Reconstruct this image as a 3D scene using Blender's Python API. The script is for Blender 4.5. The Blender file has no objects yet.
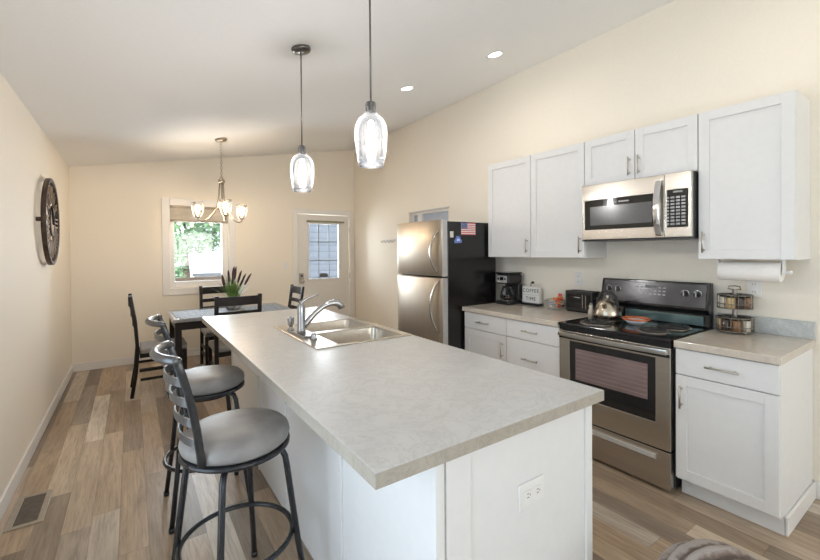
import bpy, bmesh, math, random
from mathutils import Vector, Matrix
random.seed(7)
PI = math.pi
SC = bpy.context.scene
COL = SC.collection

# ------------------------------------------------------------------ camera
F_PX, YAW, PITCH, ROLL, CY, CAM_H = 403.677, .6039, -.0101, .0084, 255.37, 1.4393
sn, cs = math.sin(YAW), math.cos(YAW)
fwd = Vector((sn*math.cos(PITCH), cs*math.cos(PITCH), math.sin(PITCH)))
rgt = Vector((cs, -sn, 0)); upv = rgt.cross(fwd)
ax = rgt*math.cos(ROLL) - upv*math.sin(ROLL)
ay = rgt*math.sin(ROLL) + upv*math.cos(ROLL)
cd = bpy.data.cameras.new('camera'); cam = bpy.data.objects.new('camera', cd); COL.objects.link(cam)
M = Matrix((ax, ay, -fwd)).transposed().to_4x4(); M.translation = Vector((0, 0, CAM_H))
cam.matrix_world = M
cd.sensor_width = 36; cd.lens = F_PX/820*36
cd.shift_y = -(280-CY)/820
cd.clip_start = .02
SC.camera = cam

# ------------------------------------------------------------------ exposure, world, sun, daylight
SC.view_settings.view_transform = 'Standard'
SC.view_settings.look = 'None'
SC.view_settings.gamma = 1
SC.view_settings.use_curve_mapping = False
SC.view_settings.exposure = 0.67
SC.cycles.max_bounces = 10
SC.cycles.diffuse_bounces = 5
SC.cycles.transparent_max_bounces = 16
SC.cycles.sample_clamp_indirect = 6
w = bpy.data.worlds.new('sky'); SC.world = w; w.use_nodes = True
bg = w.node_tree.nodes['Background']
bg.inputs[0].default_value = (.80, .90, 1.0, 1); bg.inputs[1].default_value = 1.5


def area(name, loc, aim, sx, sy, power, col):
    l = bpy.data.lights.new(name, 'AREA'); l.shape = 'RECTANGLE'; l.size = sx; l.size_y = sy
    l.energy = power; l.color = col
    o = bpy.data.objects.new(name, l); COL.objects.link(o); o.location = loc
    o.rotation_euler = Vector(aim).to_track_quat('-Z', 'Y').to_euler()
    return o


sun = bpy.data.lights.new('sun', 'SUN'); sun.energy = 3.0; sun.angle = .02; sun.color = (1, .96, .9)
so = bpy.data.objects.new('sun', sun); COL.objects.link(so); so.rotation_euler = Vector((.35, .75, -1)).to_track_quat('-Z', 'Y').to_euler()
# daylight through the sliding door in the left wall, the back openings and two unseen added windows
area('daylight_slider', (-1.0, .85, 1.15), (1, .15, .45), 2.1, 1.9, 13, (.52, .76, 1.0))
area('daylight_added_side', (3.75, -2.6, 1.5), (-1, .45, .5), 2.4, 1.6, 112, (.58, .79, 1.0))  # unseen living-area window, added to brighten the left wall
area('daylight_dining_window', (.8, 6.75, 1.65), (0, -1, -.1), 0.75, .95, 38, (.78, .89, 1.0))
area('daylight_door_glass', (2.66, 6.75, 1.5), (0, -1, -.1), .55, .95, 19, (.86, .94, 1.0))
area('daylight_added_front', (1.5, -5.5, 1.6), (.0, 1, .5), 2.6, 1.5, 58, (1.0, .95, .88))  # unseen window behind the camera, added as extra daylight



# ------------------------------------------------------------------ materials
def mat(name, col=(.8, .8, .8), rough=.5, metal=0, spec=.5, emit=None, es=0, coat=0, alpha=None):
    m = bpy.data.materials.new(name); m.use_nodes = True
    b = m.node_tree.nodes['Principled BSDF']
    b.inputs['Base Color'].default_value = (*col, 1)
    b.inputs['Roughness'].default_value = rough
    b.inputs['Metallic'].default_value = metal
    b.inputs['Specular IOR Level'].default_value = spec
    b.inputs['Coat Weight'].default_value = coat
    if emit:
        b.inputs['Emission Color'].default_value = (*emit, 1); b.inputs['Emission Strength'].default_value = es
    return m


class N:
    """small node-tree helper"""
    def __init__(s, m):
        s.t = m.node_tree; s.b = s.t.nodes['Principled BSDF']

    def n(s, t, **k):
        o = s.t.nodes.new(t)
        for a, v in k.items(): setattr(o, a, v)
        return o

    def l(s, a, b): s.t.links.new(a, b)

    def math(s, op, a, b=None, c=None):
        o = s.n('ShaderNodeMath', operation=op)
        for i, v in enumerate((a, b, c)):
            if v is None: continue
            if hasattr(v, 'default_value') or hasattr(v, 'is_output'): s.l(v, o.inputs[i])
            else: o.inputs[i].default_value = v
        return o.outputs[0]

    def ramp(s, fac, stops, interp='LINEAR'):
        r = s.n('ShaderNodeValToRGB'); r.color_ramp.interpolation = interp
        e = r.color_ramp.elements
        while len(e) < len(stops): e.new(.5)
        for x, (p, c) in zip(e, stops):
            x.position = p; x.color = (*c, 1)
        s.l(fac, r.inputs[0]); return r.outputs[0]

    def noise(s, scale, detail=4, rough=.5, vec=None, dist=0):
        o = s.n('ShaderNodeTexNoise'); o.inputs['Scale'].default_value = scale
        o.inputs['Detail'].default_value = detail; o.inputs['Roughness'].default_value = rough
        o.inputs['Distortion'].default_value = dist
        if vec is not None: s.l(vec, o.inputs['Vector'])
        return o.outputs['Fac']

    def geo(s): return s.n('ShaderNodeNewGeometry').outputs['Position']
    def obj(s): return s.n('ShaderNodeTexCoord').outputs['Object']

    def scaled(s, vec, sc):
        o = s.n('ShaderNodeMapping'); o.inputs['Scale'].default_value = sc; s.l(vec, o.inputs['Vector']); return o.outputs[0]

    def bump(s, h, strength=.1, dist=.01):
        o = s.n('ShaderNodeBump'); o.inputs['Strength'].default_value = strength; o.inputs['Distance'].default_value = dist
        s.l(h, o.inputs['Height']); s.l(o.outputs[0], s.b.inputs['Normal'])

    def mix(s, fac, a, b, mode='MIX'):
        o = s.n('ShaderNodeMix', data_type='RGBA', blend_type=mode)
        if isinstance(fac, (int, float)): o.inputs[0].default_value = fac
        else: s.l(fac, o.inputs[0])
        for i, v in ((6, a), (7, b)):
            if isinstance(v, tuple): o.inputs[i].default_value = (*v, 1)
            else: s.l(v, o.inputs[i])
        return o.outputs[2]


def noisy(name, c1, c2, scale=20, rough=.5, metal=0, bump=0, stretch=(1, 1, 1), spec=.5, coat=0, detail=4, lo=.3, hi=.7):
    m = mat(name, c1, rough, metal, spec, coat=coat); g = N(m)
    v = g.scaled(g.obj(), stretch)
    f = g.noise(scale, detail, vec=v)
    g.l(g.ramp(f, [(lo, c1), (hi, c2)]), g.b.inputs['Base Color'])
    if bump: g.bump(f, bump)
    return m


WALL = noisy('wall_paint', (.85, .79, .69), (.87, .81, .71), 60, .7, bump=.03)
CEIL = noisy('ceiling_paint', (.84, .835, .82), (.86, .855, .84), 70, .8, bump=.05)
WHITE = noisy('white_trim_paint', (.80, .78, .755), (.82, .80, .775), 30, .4)
CAB = noisy('cabinet_white', (.76, .755, .75), (.78, .775, .77), 25, .38)
DOORP = noisy('door_paint', (.80, .775, .735), (.82, .795, .755), 25, .4)
NICKEL = noisy('brushed_nickel', (.52, .48, .43), (.60, .56, .50), 80, .32, 1)
WARMN = noisy('warm_nickel', (.34, .29, .23), (.42, .36, .29), 60, .3, 1)
DKN = noisy('dark_nickel', (.16, .15, .14), (.21, .20, .19), 80, .3, .9)
CHROME = noisy('chrome', (.74, .74, .75), (.78, .78, .79), 30, .1, 1)
STEEL = noisy('stainless_steel', (.54, .50, .445), (.63, .59, .53), 6, .27, 1, stretch=(1, .6, 60))
STEELV = noisy('stainless_fridge', (.41, .355, .285), (.47, .41, .335), 6, .38, 1, stretch=(60, 60, .6))
SATIN = noisy('satin_chrome', (.42, .42, .43), (.48, .48, .49), 40, .22, 1)
SINKS = noisy('sink_steel', (.56, .51, .45), (.64, .59, .52), 40, .30, 1)
BLACK = noisy('black_gloss', (.008, .008, .009), (.014, .014, .015), 15, .12, spec=.5)
BLACKM = noisy('black_plastic', (.014, .014, .015), (.022, .022, .023), 40, .38)
FRSIDE = noisy('fridge_black_side', (.006, .0055, .0055), (.010, .0095, .009), 300, .22, bump=.04)
GLASSK = noisy('black_glass', (.010, .010, .011), (.016, .016, .017), 5, .05, spec=.6)
WINK = noisy('oven_window_reflection', (.19, .13, .13), (.26, .19, .18), 4, .08, spec=.6)  # pinkish reflection put into the glass colour
MWIN = noisy('microwave_mesh_window', (.09, .09, .095), (.13, .13, .135), 300, .18, spec=.6)
ESP = noisy('espresso_wood', (.007, .0045, .004), (.018, .011, .008), 8, .42, stretch=(1, 1, 6), spec=.3)
GUN = noisy('gunmetal_tube', (.035, .036, .040), (.055, .056, .060), 50, .25, .6)
GUNL = noisy('pewter_slat', (.13, .133, .14), (.18, .183, .19), 50, .33, .8)
SEATF = noisy('stool_vinyl', (.22, .205, .195), (.36, .345, .335), 7, .5, bump=.06, detail=6)
CHSEAT = noisy('chair_fabric', (.26, .24, .225), (.34, .32, .30), 120, .8, bump=.2)
TTOP = noisy('table_top_stone', (.24, .235, .23), (.36, .355, .35), 9, .12, spec=.6, coat=.4)
RUNNER = noisy('runner_weave', (.12, .13, .145), (.40, .41, .43), 30, .8, bump=.2)
BULB = mat('bulb_glow', (1, 1, 1), .4, emit=(1, .81, .60), es=145)
BULBW = mat('pendant_bulb_glow', (1, 1, 1), .4, emit=(1, .96, .93), es=140)
CANG = mat('recessed_lens_glow', (1, 1, 1), .4, emit=(1, .95, .86), es=9)
WHITEP = noisy('white_plastic', (.80, .79, .77), (.82, .81, .79), 30, .35)
GREYD = noisy('slot_grey', (.10, .10, .10), (.14, .14, .14), 30, .5)
PAPER = noisy('paper_towel', (.86, .83, .80), (.88, .85, .82), 60, .9, bump=.15)
LTGREY = noisy('light_grey_print', (.45, .45, .46), (.52, .52, .53), 40, .4)
VENTM = noisy('vent_beige', (.36, .31, .25), (.42, .37, .30), 30, .4, .4)
VENTD = noisy('vent_dark', (.05, .045, .04), (.09, .08, .07), 30, .5)


def granite(name, base, vein, dark, rough=.3, sc=1):
    m = mat(name, base, rough, spec=.4); g = N(m)
    v = g.geo()
    a = g.noise(2.6*sc, 8, .62, v, 1.6)
    b = g.noise(5.5*sc, 8, .68, v, 2.6)
    cc = g.noise(60*sc, 3, .6, v)
    # thin veins: ridge of a distorted noise
    r = g.math('ABSOLUTE', g.math('SUBTRACT', b, .5))
    rid = g.ramp(r, [(0.0, (1, 1, 1)), (.035, (0, 0, 0))])
    cl = g.ramp(a, [(.35, base), (.68, vein)])
    c2 = g.mix(g.math('MULTIPLY', rid, .38), cl, dark)
    c3 = g.mix(g.math('MULTIPLY', cc, .25), c2, tuple(x*.82 for x in base))
    g.l(c3, g.b.inputs['Base Color'])
    return m


ISLTOP = granite('laminate_island', (.64, .63, .615), (.57, .56, .545), (.38, .365, .345))
CTOP = granite('laminate_counter', (.66, .59, .51), (.58, .51, .43), (.40, .36, .32), rough=.14, sc=1.3)


def planks():
    m = mat('plank_floor', (.4, .3, .2), .36, spec=.45); g = N(m)
    sep = g.n('ShaderNodeSeparateXYZ'); g.l(g.geo(), sep.inputs[0])
    PW, PL = .124, 1.22
    rx = g.math('DIVIDE', g.math('ADD', sep.outputs[0], 5.03), PW)
    row = g.math('FLOOR', rx)
    wn = g.n('ShaderNodeTexWhiteNoise', noise_dimensions='1D'); g.l(row, wn.inputs['W'])
    ry = g.math('ADD', g.math('DIVIDE', sep.outputs[1], PL), g.math('MULTIPLY', wn.outputs['Value'], 7.3))
    pid = g.math('FLOOR', ry)
    cmb = g.n('ShaderNodeCombineXYZ'); g.l(row, cmb.inputs[0]); g.l(pid, cmb.inputs[1])
    w2 = g.n('ShaderNodeTexWhiteNoise', noise_dimensions='2D'); g.l(cmb.outputs[0], w2.inputs['Vector'])
    tone = g.ramp(w2.outputs['Value'], [(0, (.21, .155, .115)), (.16, (.50, .375, .255)), (.32, (.25, .195, .15)), (.48, (.68, .56, .42)),
                                        (.62, (.40, .29, .195)), (.76, (.70, .62, .52)), (.88, (.34, .275, .22)), (1, (.22, .175, .14))])
    # grain, shifted per plank
    off = g.n('ShaderNodeCombineXYZ'); g.l(g.math('MULTIPLY', w2.outputs['Value'], 37.), off.inputs[0]); g.l(g.math('MULTIPLY', w2.outputs['Value'], 91.), off.inputs[1])
    add = g.n('ShaderNodeVectorMath', operation='ADD'); g.l(g.geo(), add.inputs[0]); g.l(off.outputs[0], add.inputs[1])
    gv = g.scaled(add.outputs[0], (70, 4.0, 1))
    gr = g.noise(1.0, 8, .65, gv, 1.0)
    gv2 = g.scaled(add.outputs[0], (7, .9, 1))
    gr2 = g.noise(1.0, 5, .6, gv2, 2.0)
    c = g.mix(1.0, tone, g.ramp(gr, [(.30, (.68, .66, .64)), (.52, (1.0, 1.0, 1.0)), (.74, (1.16, 1.16, 1.15))]), 'MULTIPLY')
    c = g.mix(1.0, c, g.ramp(gr2, [(.30, (.80, .78, .76)), (.68, (1.12, 1.12, 1.12))]), 'MULTIPLY')
    fx = g.math('FRACT', rx); fy = g.math('FRACT', ry)
    gx = g.math('MINIMUM', fx, g.math('SUBTRACT', 1., fx)); gy = g.math('MINIMUM', fy, g.math('SUBTRACT', 1., fy))
    seam = g.math('MINIMUM', g.math('MULTIPLY', gx, PW), g.math('MULTIPLY', gy, PL))
    sm = g.ramp(seam, [(.0, (.72, .70, .68)), (.0016, (1, 1, 1))])
    c = g.mix(1.0, c, sm, 'MULTIPLY')
    g.l(c, g.b.inputs['Base Color'])
    g.bump(gr, .04)
    return m


FLOOR = planks()


def thin_glass(name, tint=(1, 1, 1), milk=0.0, refl=1.0):
    m = bpy.data.materials.new(name); m.use_nodes = True; t = m.node_tree
    t.nodes.remove(t.nodes['Principled BSDF'])
    out = t.nodes['Material Output']
    tr = t.nodes.new('ShaderNodeBsdfTransparent'); tr.inputs[0].default_value = (*tint, 1)
    gl = t.nodes.new('ShaderNodeBsdfGlossy'); gl.inputs['Roughness'].default_value = .03
    fr = t.nodes.new('ShaderNodeFresnel'); fr.inputs[0].default_value = 1.5
    mu = t.nodes.new('ShaderNodeMath'); mu.operation = 'MULTIPLY'; mu.inputs[1].default_value = refl
    mx = t.nodes.new('ShaderNodeMixShader')
    t.links.new(fr.outputs[0], mu.inputs[0]); t.links.new(mu.outputs[0], mx.inputs[0])
    t.links.new(tr.outputs[0], mx.inputs[1]); t.links.new(gl.outputs[0], mx.inputs[2])
    last = mx
    if milk:
        tl = t.nodes.new('ShaderNodeBsdfTranslucent'); tl.inputs[0].default_value = (.95, .96, .97, 1)
        df = t.nodes.new('ShaderNodeBsdfDiffuse'); df.inputs[0].default_value = (.92, .93, .95, 1)
        ms = t.nodes.new('ShaderNodeMixShader'); ms.inputs[0].default_value = .4
        t.links.new(tl.outputs[0], ms.inputs[1]); t.links.new(df.outputs[0], ms.inputs[2])
        lw = t.nodes.new('ShaderNodeLayerWeight'); lw.inputs[0].default_value = .35
        nz = t.nodes.new('ShaderNodeTexNoise'); nz.inputs['Scale'].default_value = 90
        ad = t.nodes.new('ShaderNodeMath'); ad.operation = 'MULTIPLY_ADD'; ad.inputs[1].default_value = .5; ad.inputs[2].default_value = milk
        pw = t.nodes.new('ShaderNodeMath'); pw.operation = 'POWER'; pw.inputs[1].default_value = 4
        t.links.new(lw.outputs['Facing'], pw.inputs[0]); t.links.new(pw.outputs[0], ad.inputs[0])
        m2 = t.nodes.new('ShaderNodeMixShader')
        t.links.new(ad.outputs[0], m2.inputs[0]); t.links.new(mx.outputs[0], m2.inputs[1]); t.links.new(ms.outputs[0], m2.inputs[2])
        last = m2
    t.links.new(last.outputs[0], out.inputs[0])
    return m


GLASS = thin_glass('window_glass')
SHADEG = thin_glass('pendant_glass', (.97, .98, 1), .008)
CHG = thin_glass('chandelier_glass', (1, .98, .95), .006)
JARG = thin_glass('jar_glass', (.99, 1, .99), .01, .5)


# ------------------------------------------------------------------ mesh building
class MB:
    def __init__(s): s.bm = bmesh.new(); s.mats = []; s.cur = 0

    def _f(s, vs, smooth=False):
        try:
            f = s.bm.faces.new(vs)
        except ValueError:
            return None
        f.smooth = smooth; f.material_index = s.cur
        return f

    def box(s, x0, y0, z0, x1, y1, z1):
        v = [s.bm.verts.new(p) for p in ((x0, y0, z0), (x1, y0, z0), (x1, y1, z0), (x0, y1, z0), (x0, y0, z1), (x1, y0, z1), (x1, y1, z1), (x0, y1, z1))]
        for q in ((3, 2, 1, 0), (4, 5, 6, 7), (0, 1, 5, 4), (1, 2, 6, 5), (2, 3, 7, 6), (3, 0, 4, 7)): s._f([v[i] for i in q])
        return s

    def hexa(s, bottom, top):
        v = [s.bm.verts.new(p) for p in list(bottom)+list(top)]
        n = len(bottom)
        s._f(v[:n][::-1]); s._f(v[n:])
        for i in range(n): s._f([v[i], v[(i+1) % n], v[n+(i+1) % n], v[n+i]])
        return s

    def prism(s, pts, axis, a, b):
        """outline pts extruded along axis ('x','y','z') from a to b"""
        def P(p, t): return {'x': (t, p[0], p[1]), 'y': (p[0], t, p[1]), 'z': (p[0], p[1], t)}[axis]
        return s.hexa([P(p, a) for p in pts], [P(p, b) for p in pts])

    def sweep(s, pts, prof, closed=False, up=None, smooth=True, cap=True, scale=None):
        pts = [Vector(p) for p in pts]; n = len(pts); rings = []
        ref = None
        for i, p in enumerate(pts):
            if closed: t = pts[(i+1) % n]-pts[i-1]
            else: t = pts[min(i+1, n-1)]-pts[max(i-1, 0)]
            t.normalize()
            if up is not None: u = Vector(up)
            elif ref is None:
                u = Vector((0, 0, 1)) if abs(t.z) < .9 else Vector((1, 0, 0))
            else: u = ref
            sd = t.cross(u)
            if sd.length < 1e-6: sd = t.cross(Vector((1, 0, 0)))
            sd.normalize(); u2 = sd.cross(t).normalized(); ref = u2
            k = scale[i] if scale else 1
            rings.append([s.bm.verts.new(p+sd*a*k+u2*b*k) for a, b in prof])
        m = len(prof)
        for i in range(n if closed else n-1):
            A, B = rings[i], rings[(i+1) % n]
            for j in range(m): s._f([A[j], A[(j+1) % m], B[(j+1) % m], B[j]], smooth)
        if cap and not closed:
            s._f(rings[0][::-1]); s._f(rings[-1])
        return s

    def tube(s, pts, r, seg=10, closed=False, up=None):
        sc = None
        if isinstance(r, (list, tuple)): sc = list(r); r = 1
        prof = [(r*math.cos(2*PI*k/seg), r*math.sin(2*PI*k/seg)) for k in range(seg)]
        return s.sweep(pts, prof, closed, up, True, True, sc)

    def strip(s, pts, wd, th, up=(0, 0, 1)):
        h, t = wd/2, th/2
        return s.sweep(pts, [(-t, -h), (t, -h), (t, h), (-t, h)], False, up, False)

    def lathe(s, prof, c=(0, 0, 0), seg=24, smooth=True, axis='z', closed=False):
        """prof: (r, z) list; r=0 ends become a pole"""
        cx_, cy_, cz_ = c; rings = []

        def pos(r, z, a):
            x, y = r*math.cos(a), r*math.sin(a)
            if axis == 'z': return (cx_+x, cy_+y, cz_+z)
            if axis == 'x': return (cx_+z, cy_+x, cz_+y)
            return (cx_+y, cy_+z, cz_+x)
        for r, z in prof:
            if r < 1e-6: rings.append([s.bm.verts.new(pos(0, z, 0))])
            else: rings.append([s.bm.verts.new(pos(r, z, 2*PI*k/seg)) for k in range(seg)])
        n = len(rings)
        for i in range(n if closed else n-1):
            A, B = rings[i], rings[(i+1) % n]
            for k in range(seg):
                k2 = (k+1) % seg
                if len(A) == 1 and len(B) == 1: continue
                if len(A) == 1: s._f([A[0], B[k2], B[k]], smooth)
                elif len(B) == 1: s._f([A[k], A[k2], B[0]], smooth)
                else: s._f([A[k], A[k2], B[k2], B[k]], smooth)
        return s

    def cyl(s, c, r, z0, z1, seg=20, axis='z'):
        return s.lathe([(0, z0), (r, z0), (r, z1), (0, z1)], c, seg, False, axis)

    def grid_slab(s, xs, ys, z0, z1, holes=()):
        """flat slab in xy with rectangular cells left out"""
        V = {}

        def v(i, j, z):
            if (i, j, z) not in V: V[(i, j, z)] = s.bm.verts.new((xs[i], ys[j], z))
            return V[(i, j, z)]
        cells = {(i, j) for i in range(len(xs)-1) for j in range(len(ys)-1)}-set(holes)
        for i, j in cells:
            s._f([v(i, j, z1), v(i+1, j, z1), v(i+1, j+1, z1), v(i, j+1, z1)])
            s._f([v(i, j+1, z0), v(i+1, j+1, z0), v(i+1, j, z0), v(i, j, z0)])
            for di, dj, a, b in ((-1, 0, (i, j+1), (i, j)), (1, 0, (i+1, j), (i+1, j+1)), (0, -1, (i, j), (i+1, j)), (0, 1, (i+1, j+1), (i, j+1))):
                if (i+di, j+dj) not in cells:
                    s._f([v(*a, z0), v(*b, z0), v(*b, z1), v(*a, z1)])
        return s

    def xform(s, m):
        bmesh.ops.transform(s.bm, matrix=m, verts=s.bm.verts[:]); return s

    def build(s, name, m, parent=None, bevel=0, seg=2, sub=0, flat=True):
        bmesh.ops.recalc_face_normals(s.bm, faces=s.bm.faces[:])
        if parent is not None:
            o0 = Vector(parent['_o']) if '_o' in parent else Vector((0, 0, 0))
            if o0.length: bmesh.ops.translate(s.bm, verts=s.bm.verts[:], vec=-o0)
        me = bpy.data.meshes.new(name); s.bm.to_mesh(me); s.bm.free()
        for q in (m if isinstance(m, (list, tuple)) else [m]): me.materials.append(q)
        o = bpy.data.objects.new(name, me); COL.objects.link(o)
        if parent is not None:
            o.parent = parent; o['_o'] = parent['_o'] if '_o' in parent else (0, 0, 0)
        if bevel:
            b = o.modifiers.new('bevel', 'BEVEL'); b.width = bevel; b.segments = seg; b.limit_method = 'ANGLE'; b.angle_limit = .6
            b.harden_normals = False
        if sub:
            sm = o.modifiers.new('sub', 'SUBSURF'); sm.levels = sub; sm.render_levels = sub
        return o


def thing(name, label, cat, loc=(0, 0, 0), group=None):
    o = bpy.data.objects.new(name, None); COL.objects.link(o); o.location = loc; o.empty_display_size = .05
    o['label'] = label; o['category'] = cat; o['_o'] = tuple(loc)
    if group: o['group'] = group
    return o


def tag(o, label, cat, group=None, kind=None):
    o['label'] = label; o['category'] = cat
    if group: o['group'] = group
    if kind: o['kind'] = kind
    return o


def struct(o): o['kind'] = 'structure'; return o


def dup(root, loc, label=None, rz=0):
    r = root.copy(); COL.objects.link(r); r.location = loc; r.rotation_euler = (0, 0, rz)
    if label: r['label'] = label

    def rec(a, b):
        for ch in a.children:
            c = ch.copy(); COL.objects.link(c); c.parent = b; rec(ch, c)
    rec(root, r)
    return r


def arc(c, r, a0, a1, n, z=0):
    return [(c[0]+r*math.cos(a0+(a1-a0)*k/n), c[1]+r*math.sin(a0+(a1-a0)*k/n), z) for k in range(n+1)]


def bez(p0, p1, p2, p3, n=10):
    p0, p1, p2, p3 = map(Vector, (p0, p1, p2, p3)); o = []
    for k in range(n+1):
        t = k/n; o.append(p0*(1-t)**3+p1*3*t*(1-t)**2+p2*3*t*t*(1-t)+p3*t**3)
    return o


def text_mb(mb, s, size, depth, M4):
    """adds lettering (Blender's built-in font) to mb, transformed by M4"""
    cu = bpy.data.curves.new('lettering', 'FONT'); cu.body = s; cu.size = size; cu.extrude = depth/2
    cu.space_character = 1.18; cu.align_x = 'CENTER'; cu.align_y = 'CENTER'
    ob = bpy.data.objects.new('lettering', cu); COL.objects.link(ob)
    dg = bpy.context.evaluated_depsgraph_get(); dg.update()
    me = bpy.data.meshes.new_from_object(ob.evaluated_get(dg))
    me.transform(M4); mb.bm.from_mesh(me)
    bpy.data.objects.remove(ob); bpy.data.curves.remove(cu); bpy.data.meshes.remove(me)
    return mb


# local text frame for things that face -X: text x -> -Y, text y -> +Z, normal -> -X
def face_negx(x, y, z): return Matrix(((0, 0, -1, x), (-1, 0, 0, y), (0, 1, 0, z), (0, 0, 0, 1)))


# ------------------------------------------------------------------ room shell
LX, RX, BY, FY = -.613, 3.227, 6.383, -5.2
ZL, ZR = 2.4992, 3.2206
KS = (ZR-ZL)/(RX-LX)
def cz(x): return ZL+KS*(x-LX)


T = .14
struct(MB().box(LX-T, FY-T, -.12, RX+T, BY+T, 0).build('floor', FLOOR))
struct(MB().hexa([(LX, FY, ZL), (RX, FY, ZR), (RX, BY, ZR), (LX, BY, ZL)], [(LX, FY, ZL+.12), (RX, FY, ZR+.12), (RX, BY, ZR+.12), (LX, BY, ZL+.12)]).build('ceiling', CEIL))


def wall(name, plane, at, th, us, vs, holes):
    mb = MB().grid_slab(us, vs, 0, th, holes)
    if plane == 'x':   # u->Y, v->Z, thickness -> X
        m = Matrix(((0, 0, 1, at), (1, 0, 0, 0), (0, 1, 0, 0), (0, 0, 0, 1)))
    else:              # u->X, v->Z, thickness -> Y
        m = Matrix(((1, 0, 0, 0), (0, 0, 1, at), (0, 1, 0, 0), (0, 0, 0, 1)))
    return struct(mb.xform(m).build(name, WALL))


HT = 3.36
# window opening in the back wall and the door opening beside it
WX0, WX1, WZ0, WZ1 = .435, 1.175, .96, 2.095
DX0, DX1, DZ1 = 2.195, 3.125, 2.065
wall('wall_back', 'y', BY, T, [LX, WX0, WX1, DX0, DX1, RX], [0, WZ0, DZ1, WZ1, HT], [(1, 1), (1, 2), (3, 0), (3, 1)])
HY0, HY1, HZ0, HZ1 = 3.835, 4.69, 1.30, 1.975
LW0, LW1, LWZ0, LWZ1 = -3.9, -1.3, .75, 2.3
wall('wall_right', 'x', RX, T, [FY, LW0, LW1, HY0, HY1, BY+T], [0, LWZ0, HZ0, HZ1, LWZ1, HT], [(1, 1), (1, 2), (1, 3), (3, 2)])
SY0, SY1, SZ1 = -.25, 1.95, 2.1
wall('wall_left', 'x', LX-T, T, [FY, SY0, SY1, BY+T], [0, SZ1, HT], [(1, 0)])
wall('wall_front', 'y', FY-T, T, [LX, .2, 2.8, RX], [0, .8, 2.35, HT], [(1, 1)])
BH = .10
struct(MB().box(LX, SY1+.08, 0, LX+.014, BY-.014, BH).build('baseboard_left', WHITE, bevel=.004))
struct(MB().box(LX, BY-.014, 0, DX0-.08, BY, BH).build('baseboard_back', WHITE, bevel=.004))
bb = MB().box(RX-.014, FY, 0, RX, .585, BH).box(RX-.014, 3.68, 0, RX, BY, BH)
struct(bb.build('baseboard_right', WHITE, bevel=.004))

# window 1: casing, sill-less picture-frame trim, vinyl frame, pane, honeycomb blind
def casing(mb, x0, x1, z0, z1, wd, y0, y1, bottom=True):
    mb.box(x0-wd, y0, z0-(wd if bottom else 0), x0, y1, z1+wd); mb.box(x1, y0, z0-(wd if bottom else 0), x1+wd, y1, z1+wd)
    mb.box(x0, y0, z1, x1, y1, z1+wd)
    if bottom: mb.box(x0, y0, z0-wd, x1, y1, z0)
    return mb


win = struct(MB().box(WX0, BY+.05, WZ0, WX0+.055, BY+.11, WZ1).box(WX1-.085, BY+.05, WZ0, WX1, BY+.11, WZ1)
             .box(WX0+.055, BY+.05, WZ1-.05, WX1-.085, BY+.11, WZ1).box(WX0+.055, BY+.05, WZ0, WX1-.085, BY+.11, WZ0+.085).build('window_1', WHITEP, bevel=.004))
MB().box(WX0+.055, BY+.075, WZ0+.085, WX1-.085, BY+.079, WZ1-.05).build('pane', GLASS, win)
MB().box(WX0+.06, BY+.042, WZ0+.088, WX1-.09, BY+.055, WZ0+.140).build('sash_rail', noisy('sash_shadow_grey', (.42, .38, .36), (.48, .44, .42), 30, .5), win)
struct(casing(MB(), WX0, WX1, WZ0, WZ1, .095, BY-.018, BY).build('trim_1', WHITE, bevel=.004))
BL1 = noisy('blind_fabric', (.66, .62, .55), (.72, .68, .61), 40, .9)
BL2 = noisy('blind_rail', (.40, .34, .27), (.46, .40, .32), 30, .5)
bt = thing('window_blind', 'beige honeycomb blind pulled up at the top of the dining window', 'blind', (WX0, BY, 1.87))
mb = MB(); nz = 9
z0b, z1b = 1.90, WZ1-.033
prof = []
for k in range(nz*2+1): prof.append((BY+.012 if k % 2 else BY+.022, z0b+(z1b-z0b)*k/(nz*2)))
prof += [(BY+.04, z1b), (BY+.04, z0b)]
mb.prism(prof, 'x', WX0+.008, WX1-.008).build('blind_fabric', BL1, bt)
MB().box(WX0+.006, BY+.006, WZ1-.033, WX1-.006, BY+.044, WZ1-.002).build('head_rail', BL2, bt, .003)
MB().box(WX0+.006, BY+.008, 1.872, WX1-.006, BY+.042, 1.90).build('bottom_rail', BL2, bt, .003)

# back door: casing, slab, nine-lite glass with raised blind, lever lock, hinges
struct(casing(MB(), DX0, DX1, 0, DZ1, .075, BY-.018, BY, False).build('trim_2', WHITE, bevel=.004))
dz0, gx0, gx1, gz0, gz1 = .01, 2.385, 2.93, .99, 1.915
door = struct(MB().grid_slab([DX0+.012, gx0, gx1, DX1-.012], [dz0, gz0, gz1, DZ1-.006], 0, .045, [(1, 1)])
              .xform(Matrix(((1, 0, 0, 0), (0, 0, 1, BY+.012), (0, 1, 0, 0), (0, 0, 0, 1)))).build('door_1', DOORP, bevel=.003))
MB().box(gx0+.002, BY+.03, gz0+.002, gx1-.002, BY+.034, gz1-.002).build('pane', GLASS, door)
fr = casing(MB(), gx0+.012, gx1-.012, gz0+.012, gz1-.012, .035, BY-.004, BY+.0115)
fr.build('glass_frame', WHITEP, door, .003)
mm = MB(); MU = noisy('muntin_grey', (.18, .20, .23), (.24, .26, .29), 30, .5)
for k in (1, 2):
    x = gx0+(gx1-gx0)*k/3; mm.box(x-.008, BY+.018, gz0+.003, x+.008, BY+.029, gz1-.003)
    z = gz0+(gz1-gz0)*k/3; mm.box(gx0+.003, BY+.0185, z-.008, gx1-.003, BY+.0285, z+.008)
mm.build('muntins', MU, door)
MB().box(gx0-.03, BY-.034, gz1+.015, gx1+.085, BY-.006, gz1+.045).build('blind_rail', noisy('olive_rail', (.26, .24, .15), (.32, .30, .20), 30, .5), door, .003)
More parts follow.
